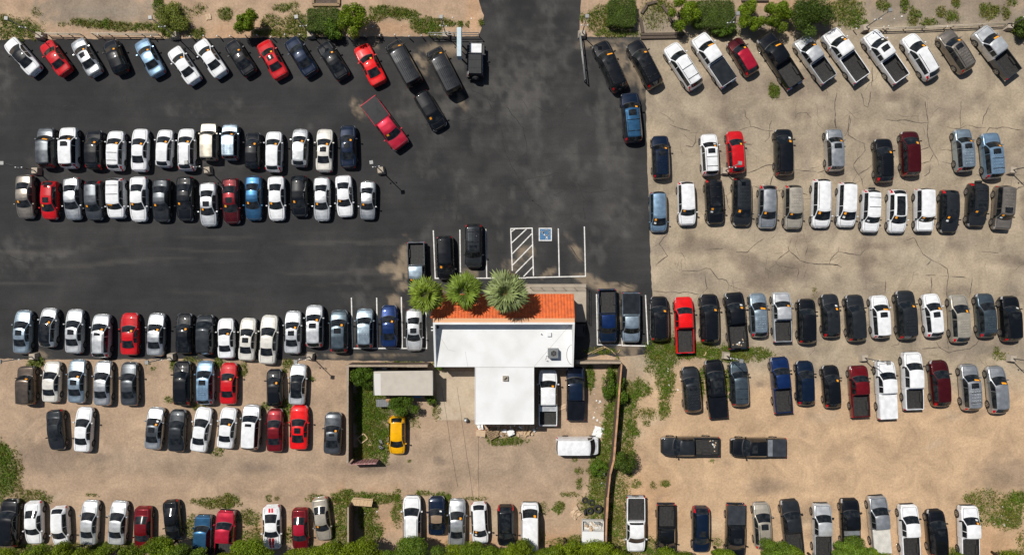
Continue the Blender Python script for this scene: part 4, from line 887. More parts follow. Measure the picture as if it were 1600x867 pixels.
for rowname, grp, cars in ROWS:
    for i, (k, x, y, a, ln, cc, op, desc) in enumerate(cars):
        lb = f'{desc}, {ORD[i]} from left in {rowname}'
        o = car(k, x, y, a, ln, cc, op, lb, grp); all_labels.append(lb)
        if 'convertible' in desc:
            for ch in o.children:
                if ch.name.startswith('roof'): ch.name = 'soft_top'; ch.color = C['tan']
SINGLES = [
 ('pickup', 602, 194, 217, 88, 'crim', 'o cover=black', 'crimson pickup, bed shade drawn as black cover, parked askew below the black vans', 'cars left standing in the drive'),  # black cover added to stand for the shade inside the open bed
 ('minivan', 672.5, 173, 211, 64, 'black', 'o', 'black minivan nose down behind the two black vans', 'cars left standing in the drive'),
 ('suv', 986.5, 184, 5, 78, 'navy', 'o s r c roof=blue bm', 'blue SUV with roof rack standing alone at the asphalt edge', 'cars left standing in the drive'),
 ('crossover', 570, 513.5, 0, 62, 'sblue', 'ribs', 'blue grey crossover in the leftmost painted stall', 'cars in painted stalls'),
 ('sedan', 608, 510, 0, 66, 'rblue', 'o', 'deep blue sedan in the stall between blue crossover and white sedan', 'cars in painted stalls'),
 ('sedan', 647, 516, 180, 65, 'silverw', 's', 'white sedan facing down in the stall beside the office wall', 'cars in painted stalls'),
 ('pickup', 651, 419, 181, 80, 'grey', 'o roof=sblue', 'grey pickup half hidden under the leftmost palm', 'cars in painted stalls'),
 ('minivan', 696, 403, 182, 69, 'black', 'o', 'black minivan facing down in the stall above the palms', 'cars in painted stalls'),
 ('suv', 740, 384, 180, 69, 'dgrey', 's r c ribs', 'dark grey SUV with roof rack in the stall above the palms', 'cars in painted stalls'),
 ('pickup', 949, 494, 181, 83, 'navy', 'roof=rblue bedc=navy bm', 'dark blue pickup in the marked stall nearest the ramp', 'cars in painted stalls'),
 ('pickup', 985.5, 496, 180, 77, 'sblue', 'cover=dgrey bm', 'silver blue pickup with dark bed cover in a marked stall', 'cars in painted stalls'),
 ('pickup', 1078, 696.5, 90, 89, 'dgrey', 'junk bm', 'dark grey pickup parked sideways with debris in its bed', 'pickups parked sideways on the dirt'),
 ('crew', 1184.5, 698, 90, 85, 'black', 's bm cover=grey box=silver', 'black pickup parked sideways with silver box in its bed', 'pickups parked sideways on the dirt'),
 ('hatchback', 620.5, 680, 180, 60, 'yellow', '', 'bright yellow hatchback parked in the walled back yard', 'vehicles in the back yard'),
 ('crew', 856, 621, 0, 86, 'white', 'o box=silverw', 'white pickup parked against the back wing of the office', 'vehicles in the back yard'),
 ('crew', 899, 614, 0, 82, 'navy', 'bm cover=black', 'dark blue black pickup in the yard beside the white one', 'vehicles in the back yard'),
 ('van', 902.5, 696, -90, 67, 'white', 'bm', 'white van parked sideways in the back yard', 'vehicles in the back yard'),
]
for k, x, y, a, ln, cc, op, lb, grp in SINGLES: car(k, x, y, a, ln, cc, op, lb, grp); all_labels.append(lb)

# open-top off-roader with white hood beside the sign: its own build
def offroader():
    rt = empty('off_road_suv', (P(743, 98, .8).x, P(743, 98, .8).y, 0), R(-1)); rt.scale = (1, .98, 1)
    tag(rt, 'white hooded off-roader with black soft top standing beside the pole sign', 'off-roader')
    m = car_meshes('boxy')
    b = MB()
    b.box((0, 1.42, .92), (1.36, 1.25, .34), 0, top=.93); b.box((0, -.30, .75), (1.62, 2.3, .70), 0, top=.96); b.box((0, .0, .42), (1.5, 3.7, .2), 1); b.box((0, 1.42, .68), (1.2, 1.3, .3), 1)
    b.box((0, 2.05, .85), (1.3, .05, .5), 1)
    b.build('body', [M['paint'], M['black']], rt).color = C['white']
    for s in (1, -1):
        f = MB(); f.box((s*.78, 1.35, .86), (.34, 1.15, .10), 0, top=.94); f.box((s*.80, -1.18, .86), (.30, 1.0, .10), 0, top=.94); f.build('fender', M['black'], rt)
    r = MB(); r.box((0, -.45, 1.46), (1.50, 2.30, .72), 0, top=.90)
    for y in (-.9, 0): r.box((0, y, 1.83), (1.34, .05, .03), 0)
    r.build('soft_top', mat('black_canvas', (.035, .035, .036), .9, noise=(3, .5, (.055, .055, .055))), rt)
    w = MB(); w.box((0, .86, 1.42), (1.42, .06, .50), 0, tilt=('X', .35)); w.build('windshield', M['glass'], rt)
    wf_ = MB(); wf_.box((0, .93, 1.19), (1.46, .05, .06), 0); wf_.box((0, .78, 1.70), (1.46, .05, .06), 0); wf_.build('windshield_frame', M['black'], rt)
    fb = MB(); fb.box((0, 2.22, .58), (1.5, .2, .2), 0); fb.tube((-.4, 2.3, .65), (.4, 2.3, .65), .04); fb.build('front_bumper', M['black'], rt)
    rb = MB(); rb.box((0, -1.62, .58), (1.5, .16, .2), 0); rb.build('rear_bumper', M['black'], rt)
    sp = MB(); sp.tube((.05, -1.88, .98), (.05, -1.58, .98), .40, n=20); sp.tube((.05, -1.895, .98), (.05, -1.87, .98), .2, m=1); sp.build('spare_wheel', [M['tyre'], M['rim']], rt)
    for s in (1, -1):
        mm = MB(); mm.box((s*.98, .78, 1.12), (.2, .1, .16), 0); mm.build('side_mirror', M['black'], rt)
        h = MB(); h.tube((s*.42, 2.06, .92), (s*.42, 2.11, .92), .11); h.build('headlight', M['lamp'], rt)
        tl = MB(); tl.box((s*.74, -1.47, .95), (.12, .07, .22)); tl.build('taillight', M['red'], rt)
    for y in (1.35, -1.18):
        for r_ in (0, math.pi):
            sg = 1 if r_ == 0 else -1; w_ = put('wheel', m['wheel'], rt, (sg*.80, y, .40), rz=r_, sc=(1.1, 1.12, 1.12)); put('rim', m['rim'], w_)
offroader()

# ------------------------------------------------------------------ office building
def box_px(mb, x0, y0, x1, y1, zt, zb=0.0, m=0):
    """axis aligned block whose top outline is given in lot coordinates at height zt"""
    a, b = P(x0, y0, zt), P(x1, y1, zt)
    mb.box(((a.x+b.x)/2, (a.y+b.y)/2, (zt+zb)/2), (abs(b.x-a.x), abs(a.y-b.y), zt-zb), m)
bld = empty('office_building', (P(787, 560).x, P(787, 560).y, 0))
tag(bld, 'white flat-roofed office building with an orange tile awning', 'building')
def loc(mb, name, mats):   # build in world coordinates, then parent keeping place
    o = mb.build(name, mats); o.parent = bld; o.matrix_parent_inverse = bld.matrix_world.inverted() if False else Matrix.Translation(-bld.location); return o
ZR, ZP = 3.5, 5.0
A, B = P(676.5, 503.5, ZP), P(898, 573, ZR)        # main block outline
xl, yt = A.x, A.y; xr, yb = P(898, 503.5, ZP).x, B.y
Lg0, Lg1 = P(742.5, 573, ZR), P(834, 662, ZR)      # rear wing
w = MB(); w.box(((xl+xr)/2, (yt+yb)/2, ZR/2-.05), (xr-xl-.04, yt-yb-.04, ZR-.1), 0); w.box(((Lg0.x+Lg1.x)/2, (yb+Lg1.y)/2, ZR/2-.06), (Lg1.x-Lg0.x-.04, yb-Lg1.y-.04, ZR-.12), 0)
walls = loc(w, 'wall', M['stucco'])
r = MB(); r.box(((xl+xr)/2, (yt+yb)/2, ZR-.03), (xr-xl, yt-yb, .14), 0); r.box(((Lg0.x+Lg1.x)/2, (yb+Lg1.y)/2-.02, ZR-.04), (Lg1.x-Lg0.x, yb-Lg1.y, .13), 0)
# low metal edge round the roof
for a_, b_ in (((Lg0.x, yb), (Lg0.x, Lg1.y)), ((Lg0.x, Lg1.y), (Lg1.x, Lg1.y)), ((Lg1.x, Lg1.y), (Lg1.x, yb))):
    r.box(((a_[0]+b_[0])/2, (a_[1]+b_[1])/2, ZR+.055), (max(abs(a_[0]-b_[0]), .06), max(abs(a_[1]-b_[1]), .06), .05), 0)
def seam(p, q, w_=.03):
    a, b = P(*p, ZR+.045), P(*q, ZR+.045); d = (b-a).normalized(); n = Vector((-d.y, d.x, 0))*w_/2; r.add([a-n, b-n, b+n, a+n], [(0, 1, 2, 3)], 1)
seam((834, 573), (890, 508), .035); seam((684, 520), (700, 546), .035); seam((700, 546), (712, 549)); seam((727, 549), (731, 573)); seam((743, 574), (834, 574), .02)
loc(r, 'roof', [M['white'], mat('roof_seam', (.45, .44, .41), .8)])
pz = MB()
def wedge(x0, x1, ya, yb_, za, zb_):
    vs = [(x0, ya, ZR+.02), (x1, ya, ZR+.02), (x1, yb_, ZR+.02), (x0, yb_, ZR+.02), (x0, ya, za), (x1, ya, za), (x1, yb_, zb_), (x0, yb_, zb_)]
    pz.add(vs, [(0, 3, 2, 1), (4, 5, 6, 7), (0, 1, 5, 4), (1, 2, 6, 5), (2, 3, 7, 6), (3, 0, 4, 7)])
wedge(xl, xr, yt-.22, yt, ZP, ZP)
wedge(xl, xl+.2, yb, yt-.22, ZR+.12, ZP-.004); wedge(xr-.2, xr, yb, yt-.22, ZR+.10, ZP-.004)
loc(pz, 'parapet', M['white'])
# tile awning: sloping corrugated sheet, real ridges
y_top, y_low = P(787, 497.5, 4.75).y, P(787, 459, 3.0).y
t = MB(); x0, x1 = P(674, 480, 4).x, P(897.5, 480, 4).x; nr = 46; per = (x1-x0)/nr; NX = nr*6; NY = 10; vs = []; fs = []
for j in range(NY+1):
    f = j/NY; y = y_top+(y_low-y_top)*f
    for i in range(NX+1):
        x = x0+(x1-x0)*i/NX; z = 4.75+(3.05-4.75)*f+.075*abs(math.sin(math.pi*(x-x0)/per))+(.03 if j % 2 else 0)
        vs.append((x, y, z))
for j in range(NY):
    for i in range(NX): k = j*(NX+1)+i; fs.append((k, k+NX+1, k+NX+2, k+1))
t.add(vs, fs, 0, False); loc(t, 'tile_awning', M['tile'])
u = MB(); u.add([(x0+.02, y_top, 4.70), (x1-.02, y_top, 4.70), (x1-.02, y_low, 2.98), (x0+.02, y_low, 2.98), (x0+.02, y_top, 2.9), (x1-.02, y_top, 2.9), (x1-.02, y_low, 2.9), (x0+.02, y_low, 2.9)], [(0, 3, 2, 1), (4, 5, 6, 7), (0, 1, 5, 4), (1, 2, 6, 5), (2, 3, 7, 6), (3, 0, 4, 7)]); loc(u, 'awning_soffit', M['peach'])
fz = MB(); fz.box(((xl+xr)/2, (yt+y_top)/2+.005, 4.86), (xr-xl, abs(y_top-yt)+.06, .10), 0); fz.box(((xl+xr)/2, (yt+y_top)/2, 4.2), (xr-xl-.02, abs(y_top-yt), 1.2), 0); loc(fz, 'fascia', M['peach'])
for k in range(6):
    q = MB(); q.box((x0+.4+(x1-x0-.8)*k/5, y_low-.25, 1.45), (.22, .22, 2.9)); loc(q, 'porch_post', M['stucco'])
for k in range(4):
    q = MB(); q.box((xl+2.2+k*3.6, yt+.01, 1.7), (1.8, .06, 1.3)); o = loc(q, 'window', M['glass'])
    q = MB(); q.box((xl+2.2+k*3.6, yt+.02, 1.0), (2.0, .12, .08)); o2 = q.build('sill', M['stucco']); o2.parent = o
q = MB(); q.box((xr-1.6, yt+.01, 1.05), (1.0, .07, 2.1)); loc(q, 'door', M['darksteel'])
for s_ in (0, .35):
    q = MB(); q.tube((xl-.30, P(0, 511+s_*14, 4).y, 4.05), (xl+.05, P(0, 511+s_*14, 4).y, 4.05), .06); loc(q, 'roof_drain', M['white'])
q = MB(); c_ = P(684, 511, ZR+.05); q.tube(c_, c_+Vector((0, 0, .07)), .17, m=0); loc(q, 'drain_grate', M['darksteel'])
# roof equipment
hv = empty('rooftop_air_conditioner', P(864, 551, ZR+.04)); tag(hv, 'grey air conditioner with round fan on the white roof', 'air conditioner')
q = MB(); q.box((0, 0, .47), (1.0, .95, .75), 0); q.box((0, 0, .06), (1.1, 1.0, .1), 0); q.build('cabinet', M['greymetal'], hv)
q = MB(); q.torus((.02, .02, .86), .32, .03, nu=24); 
for k in range(6): q.tube((.02, .02, .87), (.02+.32*math.cos(k*math.pi/3), .02+.32*math.sin(k*math.pi/3), .87), .012)
q.build('fan_guard', M['steel'], hv)
q = MB(); q.tube((.02, .02, .846), (.02, .02, .852), .31, n=24, smooth=False); q.build('fan', M['black'], hv)
q = MB(); q.tube((-.45, -.2, .1), (-.75, -.3, .1), .04); q.tube((-.75, -.3, .1), (-.8, -.75, .1), .04); q.tube((-.8, -.75, .08), (-.6, -.8, .3), .05); q.build('pipe', M['white'], hv)
vt = empty('roof_vent', P(790, 591, ZR+.03)); tag(vt, 'small square rusty vent hood on the rear wing roof', 'vent')
q = MB(); q.box((0, 0, .14), (.62, .55, .28), 0, top=.8); q.build('hood', mat('rusty_vent_metal', (.34, .30, .24), .8, noise=(5, .8, (.18, .14, .1))), vt)
q = MB(); q.tube((-.1, -.1, .28), (.12, .14, .36), .07); q.build('pipe', M['darksteel'], vt)
ht = MB(); ht.box((0, 0, .12), (.42, .42, .24), 0); tag(ht.build('roof_hatch', M['white'], loc=P(858, 522, ZR+.04)), 'small white square hatch box on the roof', 'hatch')
vp = MB(); vp.tube((0, 0, 0), (0, 0, .35), .06); tag(vp.build('vent_pipe', M['white'], loc=P(845, 521, ZR+.04)), 'thin white vent pipe beside the roof hatch', 'pipe')
cb = MB(); prev = None
for k in range(13):
    a_ = math.pi/2+math.pi*k/12; p_ = P(896, 554, ZR+.06)+Vector((.55*math.cos(a_)*1.3, 1.1*math.sin(a_), 0))
    if prev: cb.tube(prev, p_, .018, n=5)
    prev = p_
tag(cb.build('roof_cable', M['darksteel']), 'thin dark cable looping at the roof edge by the air conditioner', 'cable')

# entrance ramp with rails
ramp = empty('entrance_ramp', P(895, 475)); tag(ramp, 'tan concrete walkway with black handrails beside the tile awning', 'walkway')
rl_ = ramp.location
def rloc(mb, name, mt): o = mb.build(name, mt); o.parent = ramp; o.matrix_parent_inverse = Matrix.Translation(-rl_); return o
q = MB(); a, b = P(800, 444, .2), P(916, 503, .2); q.box(((a.x+b.x)/2, (a.y+b.y)/2, .10), (b.x-a.x, a.y-b.y, .2)); q.box(((a.x+b.x)/2, a.y-.05, .22), (b.x-a.x, .12, .12)); rloc(q, 'slab', M['concrete'])
def railing(p0, p1, n, name='handrail'):
    q = MB(); p0, p1 = Vector(p0), Vector(p1)
    for z in (.55, 1.0): q.tube(p0+Vector((0, 0, z)), p1+Vector((0, 0, z)), .028, n=6)
    for k in range(n+1): c = p0.lerp(p1, k/n); q.tube(c, c+Vector((0, 0, 1.0)), .028, n=6)
    rloc(q, name, M['darksteel'])
railing(P(828, 449, .2), P(914, 449, .2), 5); railing(P(917.5, 450, .05), P(917.5, 503, .05), 4)
q = MB(); q.box((0, 0, .55), (.95, 1.3, 1.1), 0); q.box((0, 0, 1.12), (1.0, 1.36, .06), 0); q.box((.36, .1, .9), (.1, .7, .5), 1)
tag(q.build('utility_cabinet', [M['darksteel'], M['steel']], loc=P(905.5, 515)), 'dark utility cabinet against the office side wall', 'cabinet')

# pole sign seen from above
sg = empty('pole_sign', P(719, 70)); tag(sg, 'pole sign with long pale blue cabinet near the entrance', 'sign')
zt_ = 3.3; a, b = P(714, 43, zt_), P(720.5, 88, zt_); 
def sgl(mb, n, mt): o = mb.build(n, mt); o.parent = sg; o.matrix_parent_inverse = Matrix.Translation(-sg.location); return o
q = MB(); q.box(((a.x+b.x)/2, (a.y+b.y)/2, zt_-.65), (b.x-a.x, a.y-b.y, 1.3)); sgl(q, 'cabinet', M['signblue'])
for s_ in (1, -1):
    q = MB(); q.box(((a.x+b.x)/2+s_*(b.x-a.x)/2, (a.y+b.y)/2, zt_-.65), (.03, a.y-b.y-.2, 1.1)); sgl(q, 'sign_face', mat('sign_face', (.55, .6, .62), .4))
for f_ in (.25, .75):
    q = MB(); yy = a.y+(b.y-a.y)*f_; q.tube(((a.x+b.x)/2, yy, 0), ((a.x+b.x)/2, yy, zt_-1.3), .09); sgl(q, 'post', M['darksteel'])

# ------------------------------------------------------------------ light poles
def pole_parts(arms=1, big=False):
    s = {}
    q = MB(); q.box((0, 0, .34), (.86, .86, .68), 0, top=.72); s['footing'] = q.mesh('footing', M['concrete'])
    q = MB(); q.tube((0, 0, .68), (0, 0, 5.5), .06, .045); s['mast'] = q.mesh('mast', M['steel'])
    q = MB(); q.box((0, .02, 5.55), (.42, .42, .14), 0, top=.85); s['lamp'] = q.mesh('lamp_head', M['steel'])
    q = MB(); q.tube((-.35, 0, 3.0), (.35, 0, 3.0), .02, n=6)
    for x in (-.33, 0, .33): q.tube((x, 0, 3.0), (x, -.05, 3.16), .05, .07, n=8, m=1)
    s['bracket'] = q.mesh('floodlight_bracket', [M['steel'], M['paper']])
    return s
PP = pole_parts()
POLES = [(66, 58, 'far left of the top edge'), (275, 57, 'at the top edge beside the green weeds'), (487, 56, 'at the top edge beside the clipped hedge'), (697, 56, 'at the top edge beside the pole sign'), (909, 55, 'right of the entrance drive'), (1128, 51, 'behind the clipped hedge at upper right'), (1349, 46, 'at the left end of the upper right rail'), (1573, 43, 'at the right end of the upper right rail'),
 (60, 268, 'between the left double rows, leftmost'), (327, 267, 'in the middle of the left double rows'), (596, 267, 'standing free at the right end of the double rows'), (1131, 268, 'beside the red crossover on the tan paving'), (1577, 267, 'at the right frame edge on tan paving'),
 (56, 556, 'at the lower left asphalt edge beside a green weed'), (270, 557, 'above the black crossover in the dirt row'), (486, 556, 'right of the silver sedan at the asphalt edge'), (1133, 555, 'in the grass patch above the blue grey SUV'), (1347, 558, 'above the dark red pickup'), (1577, 559, 'at the lower right frame edge')]
for x, y, d in POLES:
    c = P(x, y); rt = empty('light_pole', c, R(random.uniform(-8, 8))); tag(rt, 'light pole on concrete footing '+d, 'light pole', 'light poles around the lot')
    for k, n in (('footing', 'footing'), ('mast', 'mast'), ('lamp', 'lamp_head'), ('bracket', 'floodlight_bracket')): put(n, PP[k], rt)

# bollards and low rails along the top edge
bo = MB(); bo.tube((0, 0, 0), (0, 0, .85), .06, n=8); bo.tube((0, 0, .85), (0, 0, .88), .065, n=8, m=1); bme = bo.mesh('bollard', [M['rail'], M['paper']])
BOL = [73, 160, 243, 302, 322, 345, 365, 387, 405, 426, 448, 471, 522, 545, 573, 596, 618, 640, 661, 682]
for i, x in enumerate(BOL):
    o = bpy.data.objects.new('bollard', bme); col.objects.link(o); o.location = P(x, 60+random.uniform(-1, .6)); o.rotation_euler = (R(random.uniform(-7, 7)), R(random.uniform(-7, 7)), 0)
    tag(o, f'thin steel bollard, {(ORD+["seventeenth","eighteenth","nineteenth","twentieth"])[i]} from left along the top asphalt edge', 'bollard', 'bollards along the top asphalt edge')
for i, x in enumerate((1309, 1333, 1375, 1381, 1474)):
    o = bpy.data.objects.new('bollard', bme); col.objects.link(o); o.location = P(x, 49-i*.8); o.rotation_euler = (R(random.uniform(-7, 7)), R(random.uniform(-7, 7)), 0)
    tag(o, f'short steel bollard, {ORD[i]} from left behind the upper right pickups', 'bollard', 'bollards along the upper right rail')
def rail_fence(name, pts, h, label, cat, mt='rail', posts=4, two=True, r=.06):
    c0 = P(*pts[0]); rt = empty(name, c0); tag(rt, label, cat)
    for z in ([h, h*.5] if two else [h]):
        q = MB()
        for a, b in zip(pts, pts[1:]): q.tube(P(*a)-c0+Vector((0, 0, z)), P(*b)-c0+Vector((0, 0, z)), r, n=6)
        q.build('rail', M[mt], rt)
    tot = list(zip(pts, pts[1:]))
    for a, b in tot:
        for k in range(posts+1):
            if k == posts and (a, b) != tot[-1]: continue
            c = P(*a).lerp(P(*b), k/posts)-c0; q = MB(); q.tube(c, c+Vector((0, 0, h+.05)), r*.9, n=6); q.build('post', M[mt], rt)
rail_fence('pipe_rail', [(77, 56), (131, 57)], .8, 'short pale pipe rail at the top left edge', 'rail', posts=3)
rail_fence('pipe_rail', [(149, 56), (252, 57.5)], .8, 'longer pale pipe rail behind the silver and blue sedans', 'rail', posts=4)
rail_fence('pipe_rail', [(1352, 49), (1440, 46), (1574, 40)], .8, 'long pale pipe rail behind the upper right pickups', 'rail', posts=3)
rail_fence('entrance_gate', [(672, 58), (749, 58)], 1.3, 'closed pipe gate leaf left of the drive under the sign', 'gate', 'steel', posts=2, r=.05)
rail_fence('entrance_gate', [(905, 58), (913, 128)], 1.2, 'open steel gate leaf swung along the right of the drive', 'gate', 'steel', posts=3, r=.07)
# timber planter and beam frames at the top
pl = empty('timber_planter', P(1030, 40)); tag(pl, 'broken planter bed of dark old timbers at upper right', 'planter')
def beam(rt, a, b, w_=.28, h=.26, z=.13, mt='darkwood'):
    a, b = P(*a)-rt.location, P(*b)-rt.location; q = MB(); q.box(((a+b)/2)+Vector((0, 0, z)), ((b-a).length, w_, h), 0, rz=math.atan2(b.y-a.y, b.x-a.x)); q.build('beam', M[mt], rt)
for a, b in (((1001, 60), (1066, 59)), ((1001, 55), (1064, 54)), ((1000, 30), (1004, 52)), ((1045, 28), (1056, 48)), ((1002, 22), (1010, 10)), ((1010, 8), (1026, 4)), ((1059, 42), (1068, 57)), ((1034, 10), (1043, 22))): beam(pl, a, b)
bf = empty('timber_pit', P(510, 3)); tag(bf, 'dark timber framed pit at the top frame edge', 'pit frame')
for a, b in (((489, 9), (531, 9)), ((490, -6), (490, 8)), ((530, -6), (530, 8))): beam(bf, a, b, mt='wood')
q = MB(); c_ = P(510, 1)-bf.location; q.box(c_+Vector((0, 0, .03)), (2.6, 1.0, .05)); q.build('pit_floor', M['darkwood'], bf)
b2 = empty('timber_stack', P(1178, 1)); tag(b2, 'stacked dark timbers at the top edge behind the bushes', 'timber')
for k in range(3): beam(b2, (1158, -2+k*2.2), (1200, -2+k*2.2), .2)

# ------------------------------------------------------------------ yard walls, shed, yard things
def wall(name, pts, h, th, mt, label, top=None):
    c0 = P(*pts[0]); rt = empty(name, c0); tag(rt, label, 'wall')
    q = MB(); t2 = MB()
    for a, b in zip(pts, pts[1:]):
        A_, B_ = P(*a)-c0, P(*b)-c0; L_ = (B_-A_).length; an = math.atan2(B_.y-A_.y, B_.x-A_.x); m_ = (A_+B_)/2
        n = max(1, int(L_/2)) 
        q.box(m_+Vector((0, 0, h/2)), (L_+th*.5, th, h), 0, rz=an); 
        for k in range(n):
            f = (k+.5)/n; p = A_.lerp(B_, f); t2.box(p+Vector((0, 0, h+.035+(k % 3)*.002)), (L_/n+.02, th+.07+random.uniform(-.05, .06), .07), 0, rz=an+random.uniform(-.01, .01))
    q.build('panel', M[mt], rt); t2.build('coping', M[top or mt], rt); return rt
wall('yard_wall', [(551, 714), (551, 567), (672, 567)], 2.4, .16, 'brownwall', 'tall brown wall round the left of the back yard', 'block')
wall('yard_wall', [(899, 563), (966, 563)], 1.9, .2, 'block', 'short tan block wall joining office to the right yard fence')
wall('yard_fence', [(967, 565), (964, 600), (961, 640), (957, 690), (955, 712), (950, 732), (946, 768), (944, 800), (942, 880)], 1.9, .13, 'brownwall', 'long rusty topped fence along the right of the back yard', 'rust')
wall('stub_wall', [(552.5, 883), (552.5, 780)], 2.6, .14, 'brownwall', 'brown stub wall between the bottom rows', 'block')
gt = MB(); gt.box((0, 0, .95), (2.3, .75, .06), 0, tilt=('X', R(-52))); gt.box((0, .25, .2), (2.2, .1, .4), 0)
for k in range(6): gt.box((-1.0+.4*k, .0, 1.0), (.03, .76, .05), 0, tilt=('X', R(-52)))
tag(gt.build('plank_ramp', M['palewood'], loc=P(568, 781), rz=R(-4)), 'pale plank panel at the top of the stub wall', 'panel')
pg = MB(); pg.box((0, 0, .9), (2.9, .12, 1.7), 0)
for k in range(9): pg.box((-1.3+.32*k, .07, .9), (.06, .05, 1.7), 0)
tag(pg.build('gate_panel', M['pink'], loc=P(572, 718), rz=R(2)), 'faded red slatted gate panel at the lower corner of the yard', 'gate')
sh = empty('storage_shed', P(630, 600)); tag(sh, 'long low shed with beige sheet roof in the back yard', 'shed')
a, b = P(584.5, 580, 2.7), P(676, 617.5, 2.7); cx, cy = (a.x+b.x)/2-sh.location.x, (a.y+b.y)/2-sh.location.y; sw, sh_ = b.x-a.x, a.y-b.y
q = MB(); q.box((cx, cy, 1.27), (sw-.25, sh_-.25, 2.54)); q.build('wall', M['greymetal'], sh)
q = MB(); q.add([(cx-sw/2, cy-sh_/2, 2.55), (cx+sw/2, cy-sh_/2, 2.55), (cx+sw/2, cy+sh_/2, 2.72), (cx-sw/2, cy+sh_/2, 2.72), (cx-sw/2, cy-sh_/2, 2.67), (cx+sw/2, cy-sh_/2, 2.67), (cx+sw/2, cy+sh_/2+.1, 2.84), (cx-sw/2, cy+sh_/2-.15, 2.84)], [(0, 3, 2, 1), (4, 5, 6, 7), (0, 1, 5, 4), (1, 2, 6, 5), (2, 3, 7, 6), (3, 0, 4, 7)])
q.add([(cx-sw/2+.02, cy-sh_/2+.02, 2.676), (cx-sw/2+.72, cy-sh_/2+.02, 2.676), (cx-sw/2+.72, cy+sh_/2-.2, 2.842), (cx-sw/2+.02, cy+sh_/2-.2, 2.842)], [(0, 1, 2, 3)], 1); q.build('roof', [M['shed'], M['bedsilver']], sh)
for s_ in (-1, 1):
    q = MB(); q.box((cx+s_*(sw/2+.02), cy, 2.68), (.05, sh_, .2)); q.build('trim', M['steel'], sh)
lt = MB(); lt.box((0, 0, 1.0), (1.95, .8, .06), 0, top=.99)
for s_ in (-.8, .8): lt.box((s_, .2, .5), (.06, .06, 1.0), 0)
for k in range(8): lt.box((-.85+k*.24, 0, 1.045), (.03, .8, .03), 0)
tag(lt.build('metal_lean_to', M['greymetal'], loc=P(604.5, 627)), 'corrugated grey metal cover below the shed', 'lean-to')
q = MB(); q.tube((0, 0, 0), (0, 0, .10), .36, n=14); tag(q.build('rusty_lid', M['rust'], loc=P(608, 623.5, 1.08)), 'round rusty lid lying on the grey metal cover', 'lid')
q = MB(); q.box((0, 0, .3), (.85, .18, .16)); q.box((0, 0, .12), (.6, .14, .24)); tag(q.build('blue_bench', M['blueitem'], loc=P(652.5, 619)), 'blue plastic plank at the lower edge of the shed', 'plank')
q = MB(); q.box((0, 0, .3), (.9, .5, .55)); q.box((0, 0, .6), (.95, .55, .08)); tag(q.build('metal_bin', M['steel'], loc=P(583, 575)), 'grey metal bin in the top left corner of the yard', 'bin')
for s_, (x, y) in enumerate(((597, 576), (622, 575))):
    q = MB()
    for k in range(5): q.box((random.uniform(-.5, .5), random.uniform(-.12, .12), .15+.1*k), (random.uniform(.3, .8), .25, .12), 0, rz=random.uniform(-.4, .4))
    tag(q.build('scrap_heap', M['wood' if s_ else 'greymetal'], loc=P(x, y)), ('wooden scrap pieces behind the shed' if s_ else 'dark metal scrap beside the metal bin'), 'scrap')
def frame_obj(name, x, y, w_, h_, mt, label, rz):
    q = MB(); 
    for s in (-1, 1): q.box((0, s*h_/2, .12), (w_, .1, .22)); q.box((s*w_/2, 0, .12), (.1, h_-.1, .22))
    tag(q.build(name, M[mt], loc=P(x, y), rz=rz), label, 'frame')
frame_obj('timber_square', 567, 684, .9, .7, 'palewood', 'empty pale wooden frame lying in the yard grass', R(38))
q = MB(); q.box((0, 0, .04), (.5, .6, .05)); tag(q.build('board', M['palewood'], loc=P(577, 692), rz=R(40)), 'pale board lying beside the wooden frame', 'board')
for x, y, s, rz, lb in ((596, 690, .28, .2, 'dark machine part upper in the yard grass'), (596.5, 698, .34, .8, 'dark machine part lower in the yard grass')):
    q = MB(); q.box((0, 0, s*.5), (s*1.3, s*1.8, s), 0, top=.7); q.tube((-.1, .3, s*.6), (.15, -.2, s*.8), .1, m=1); q.torus((0, .1, s), .12, .04, m=1)
    tag(q.build('machine_part', [M['darksteel'], M['steel']], loc=P(x, y), rz=rz), lb, 'machine part')
# junk behind the wing
q = empty('wooden_pallet', P(769, 676), R(28)); tag(q, 'weathered wooden pallet on the junk pile behind the wing', 'pallet')
for k in range(6): t = MB(); t.box((0, -.5+.2*k, .42), (1.15, .13, .03)); t.build('slat', M['wood'], q)
for k in (-1, 0, 1): t = MB(); t.box((k*.5, 0, .35), (.09, 1.1, .10)); t.build('stringer', M['wood'], q)
t = MB()
t.box((0, 0, .2), (1.0, .7, .38), 0, rz=.1); t.box((0, 0, .4), (1.02, .72, .02), 1, rz=.1); tag(t.build('red_crate', [M['redplastic'], M['cardboard']], loc=P(751.5, 675.5), rz=R(-14)), 'red crate with cardboard on the junk pile', 'crate')
t = MB(); t.box((0, 0, .3), (.7, .6, .55), 0, rz=.4); t.box((.1, .1, .6), (.5, .4, .1), 0, rz=.9); tag(t.build('white_box', M['paper'], loc=P(798, 674)), 'crumpled white box on the junk pile', 'box')
def crumple(name, x, y, w_, h_, mt, label, z=.04, cat='debris', n=7, amp=.10):
    vs = []; fs = []
    for j in range(n+1):
        for i in range(n+1):
            u, v = i/n-.5, j/n-.5; e = 1+.25*(vnoise(np.array([x+i*.9]), np.array([y+j*.9]))[0]-.5)
            vs.append((u*w_*e, v*h_*e, z+amp*vnoise(np.array([x*.7+i*.8]), np.array([y*.7+j*.8]))[0]))
    for j in range(n):
        for i in range(n): k = j*(n+1)+i; fs.append((k, k+1, k+n+2, k+n+1))
    q = MB(); q.add(vs, fs); tag(q.build(name, M[mt], loc=P(x, y), rz=random.uniform(0, 3)), label, cat)
crumple('cardboard_sheet', 934, 674, 1.0, 1.1, 'paper', 'pale torn sheet lying near the white van nose', cat='sheet')
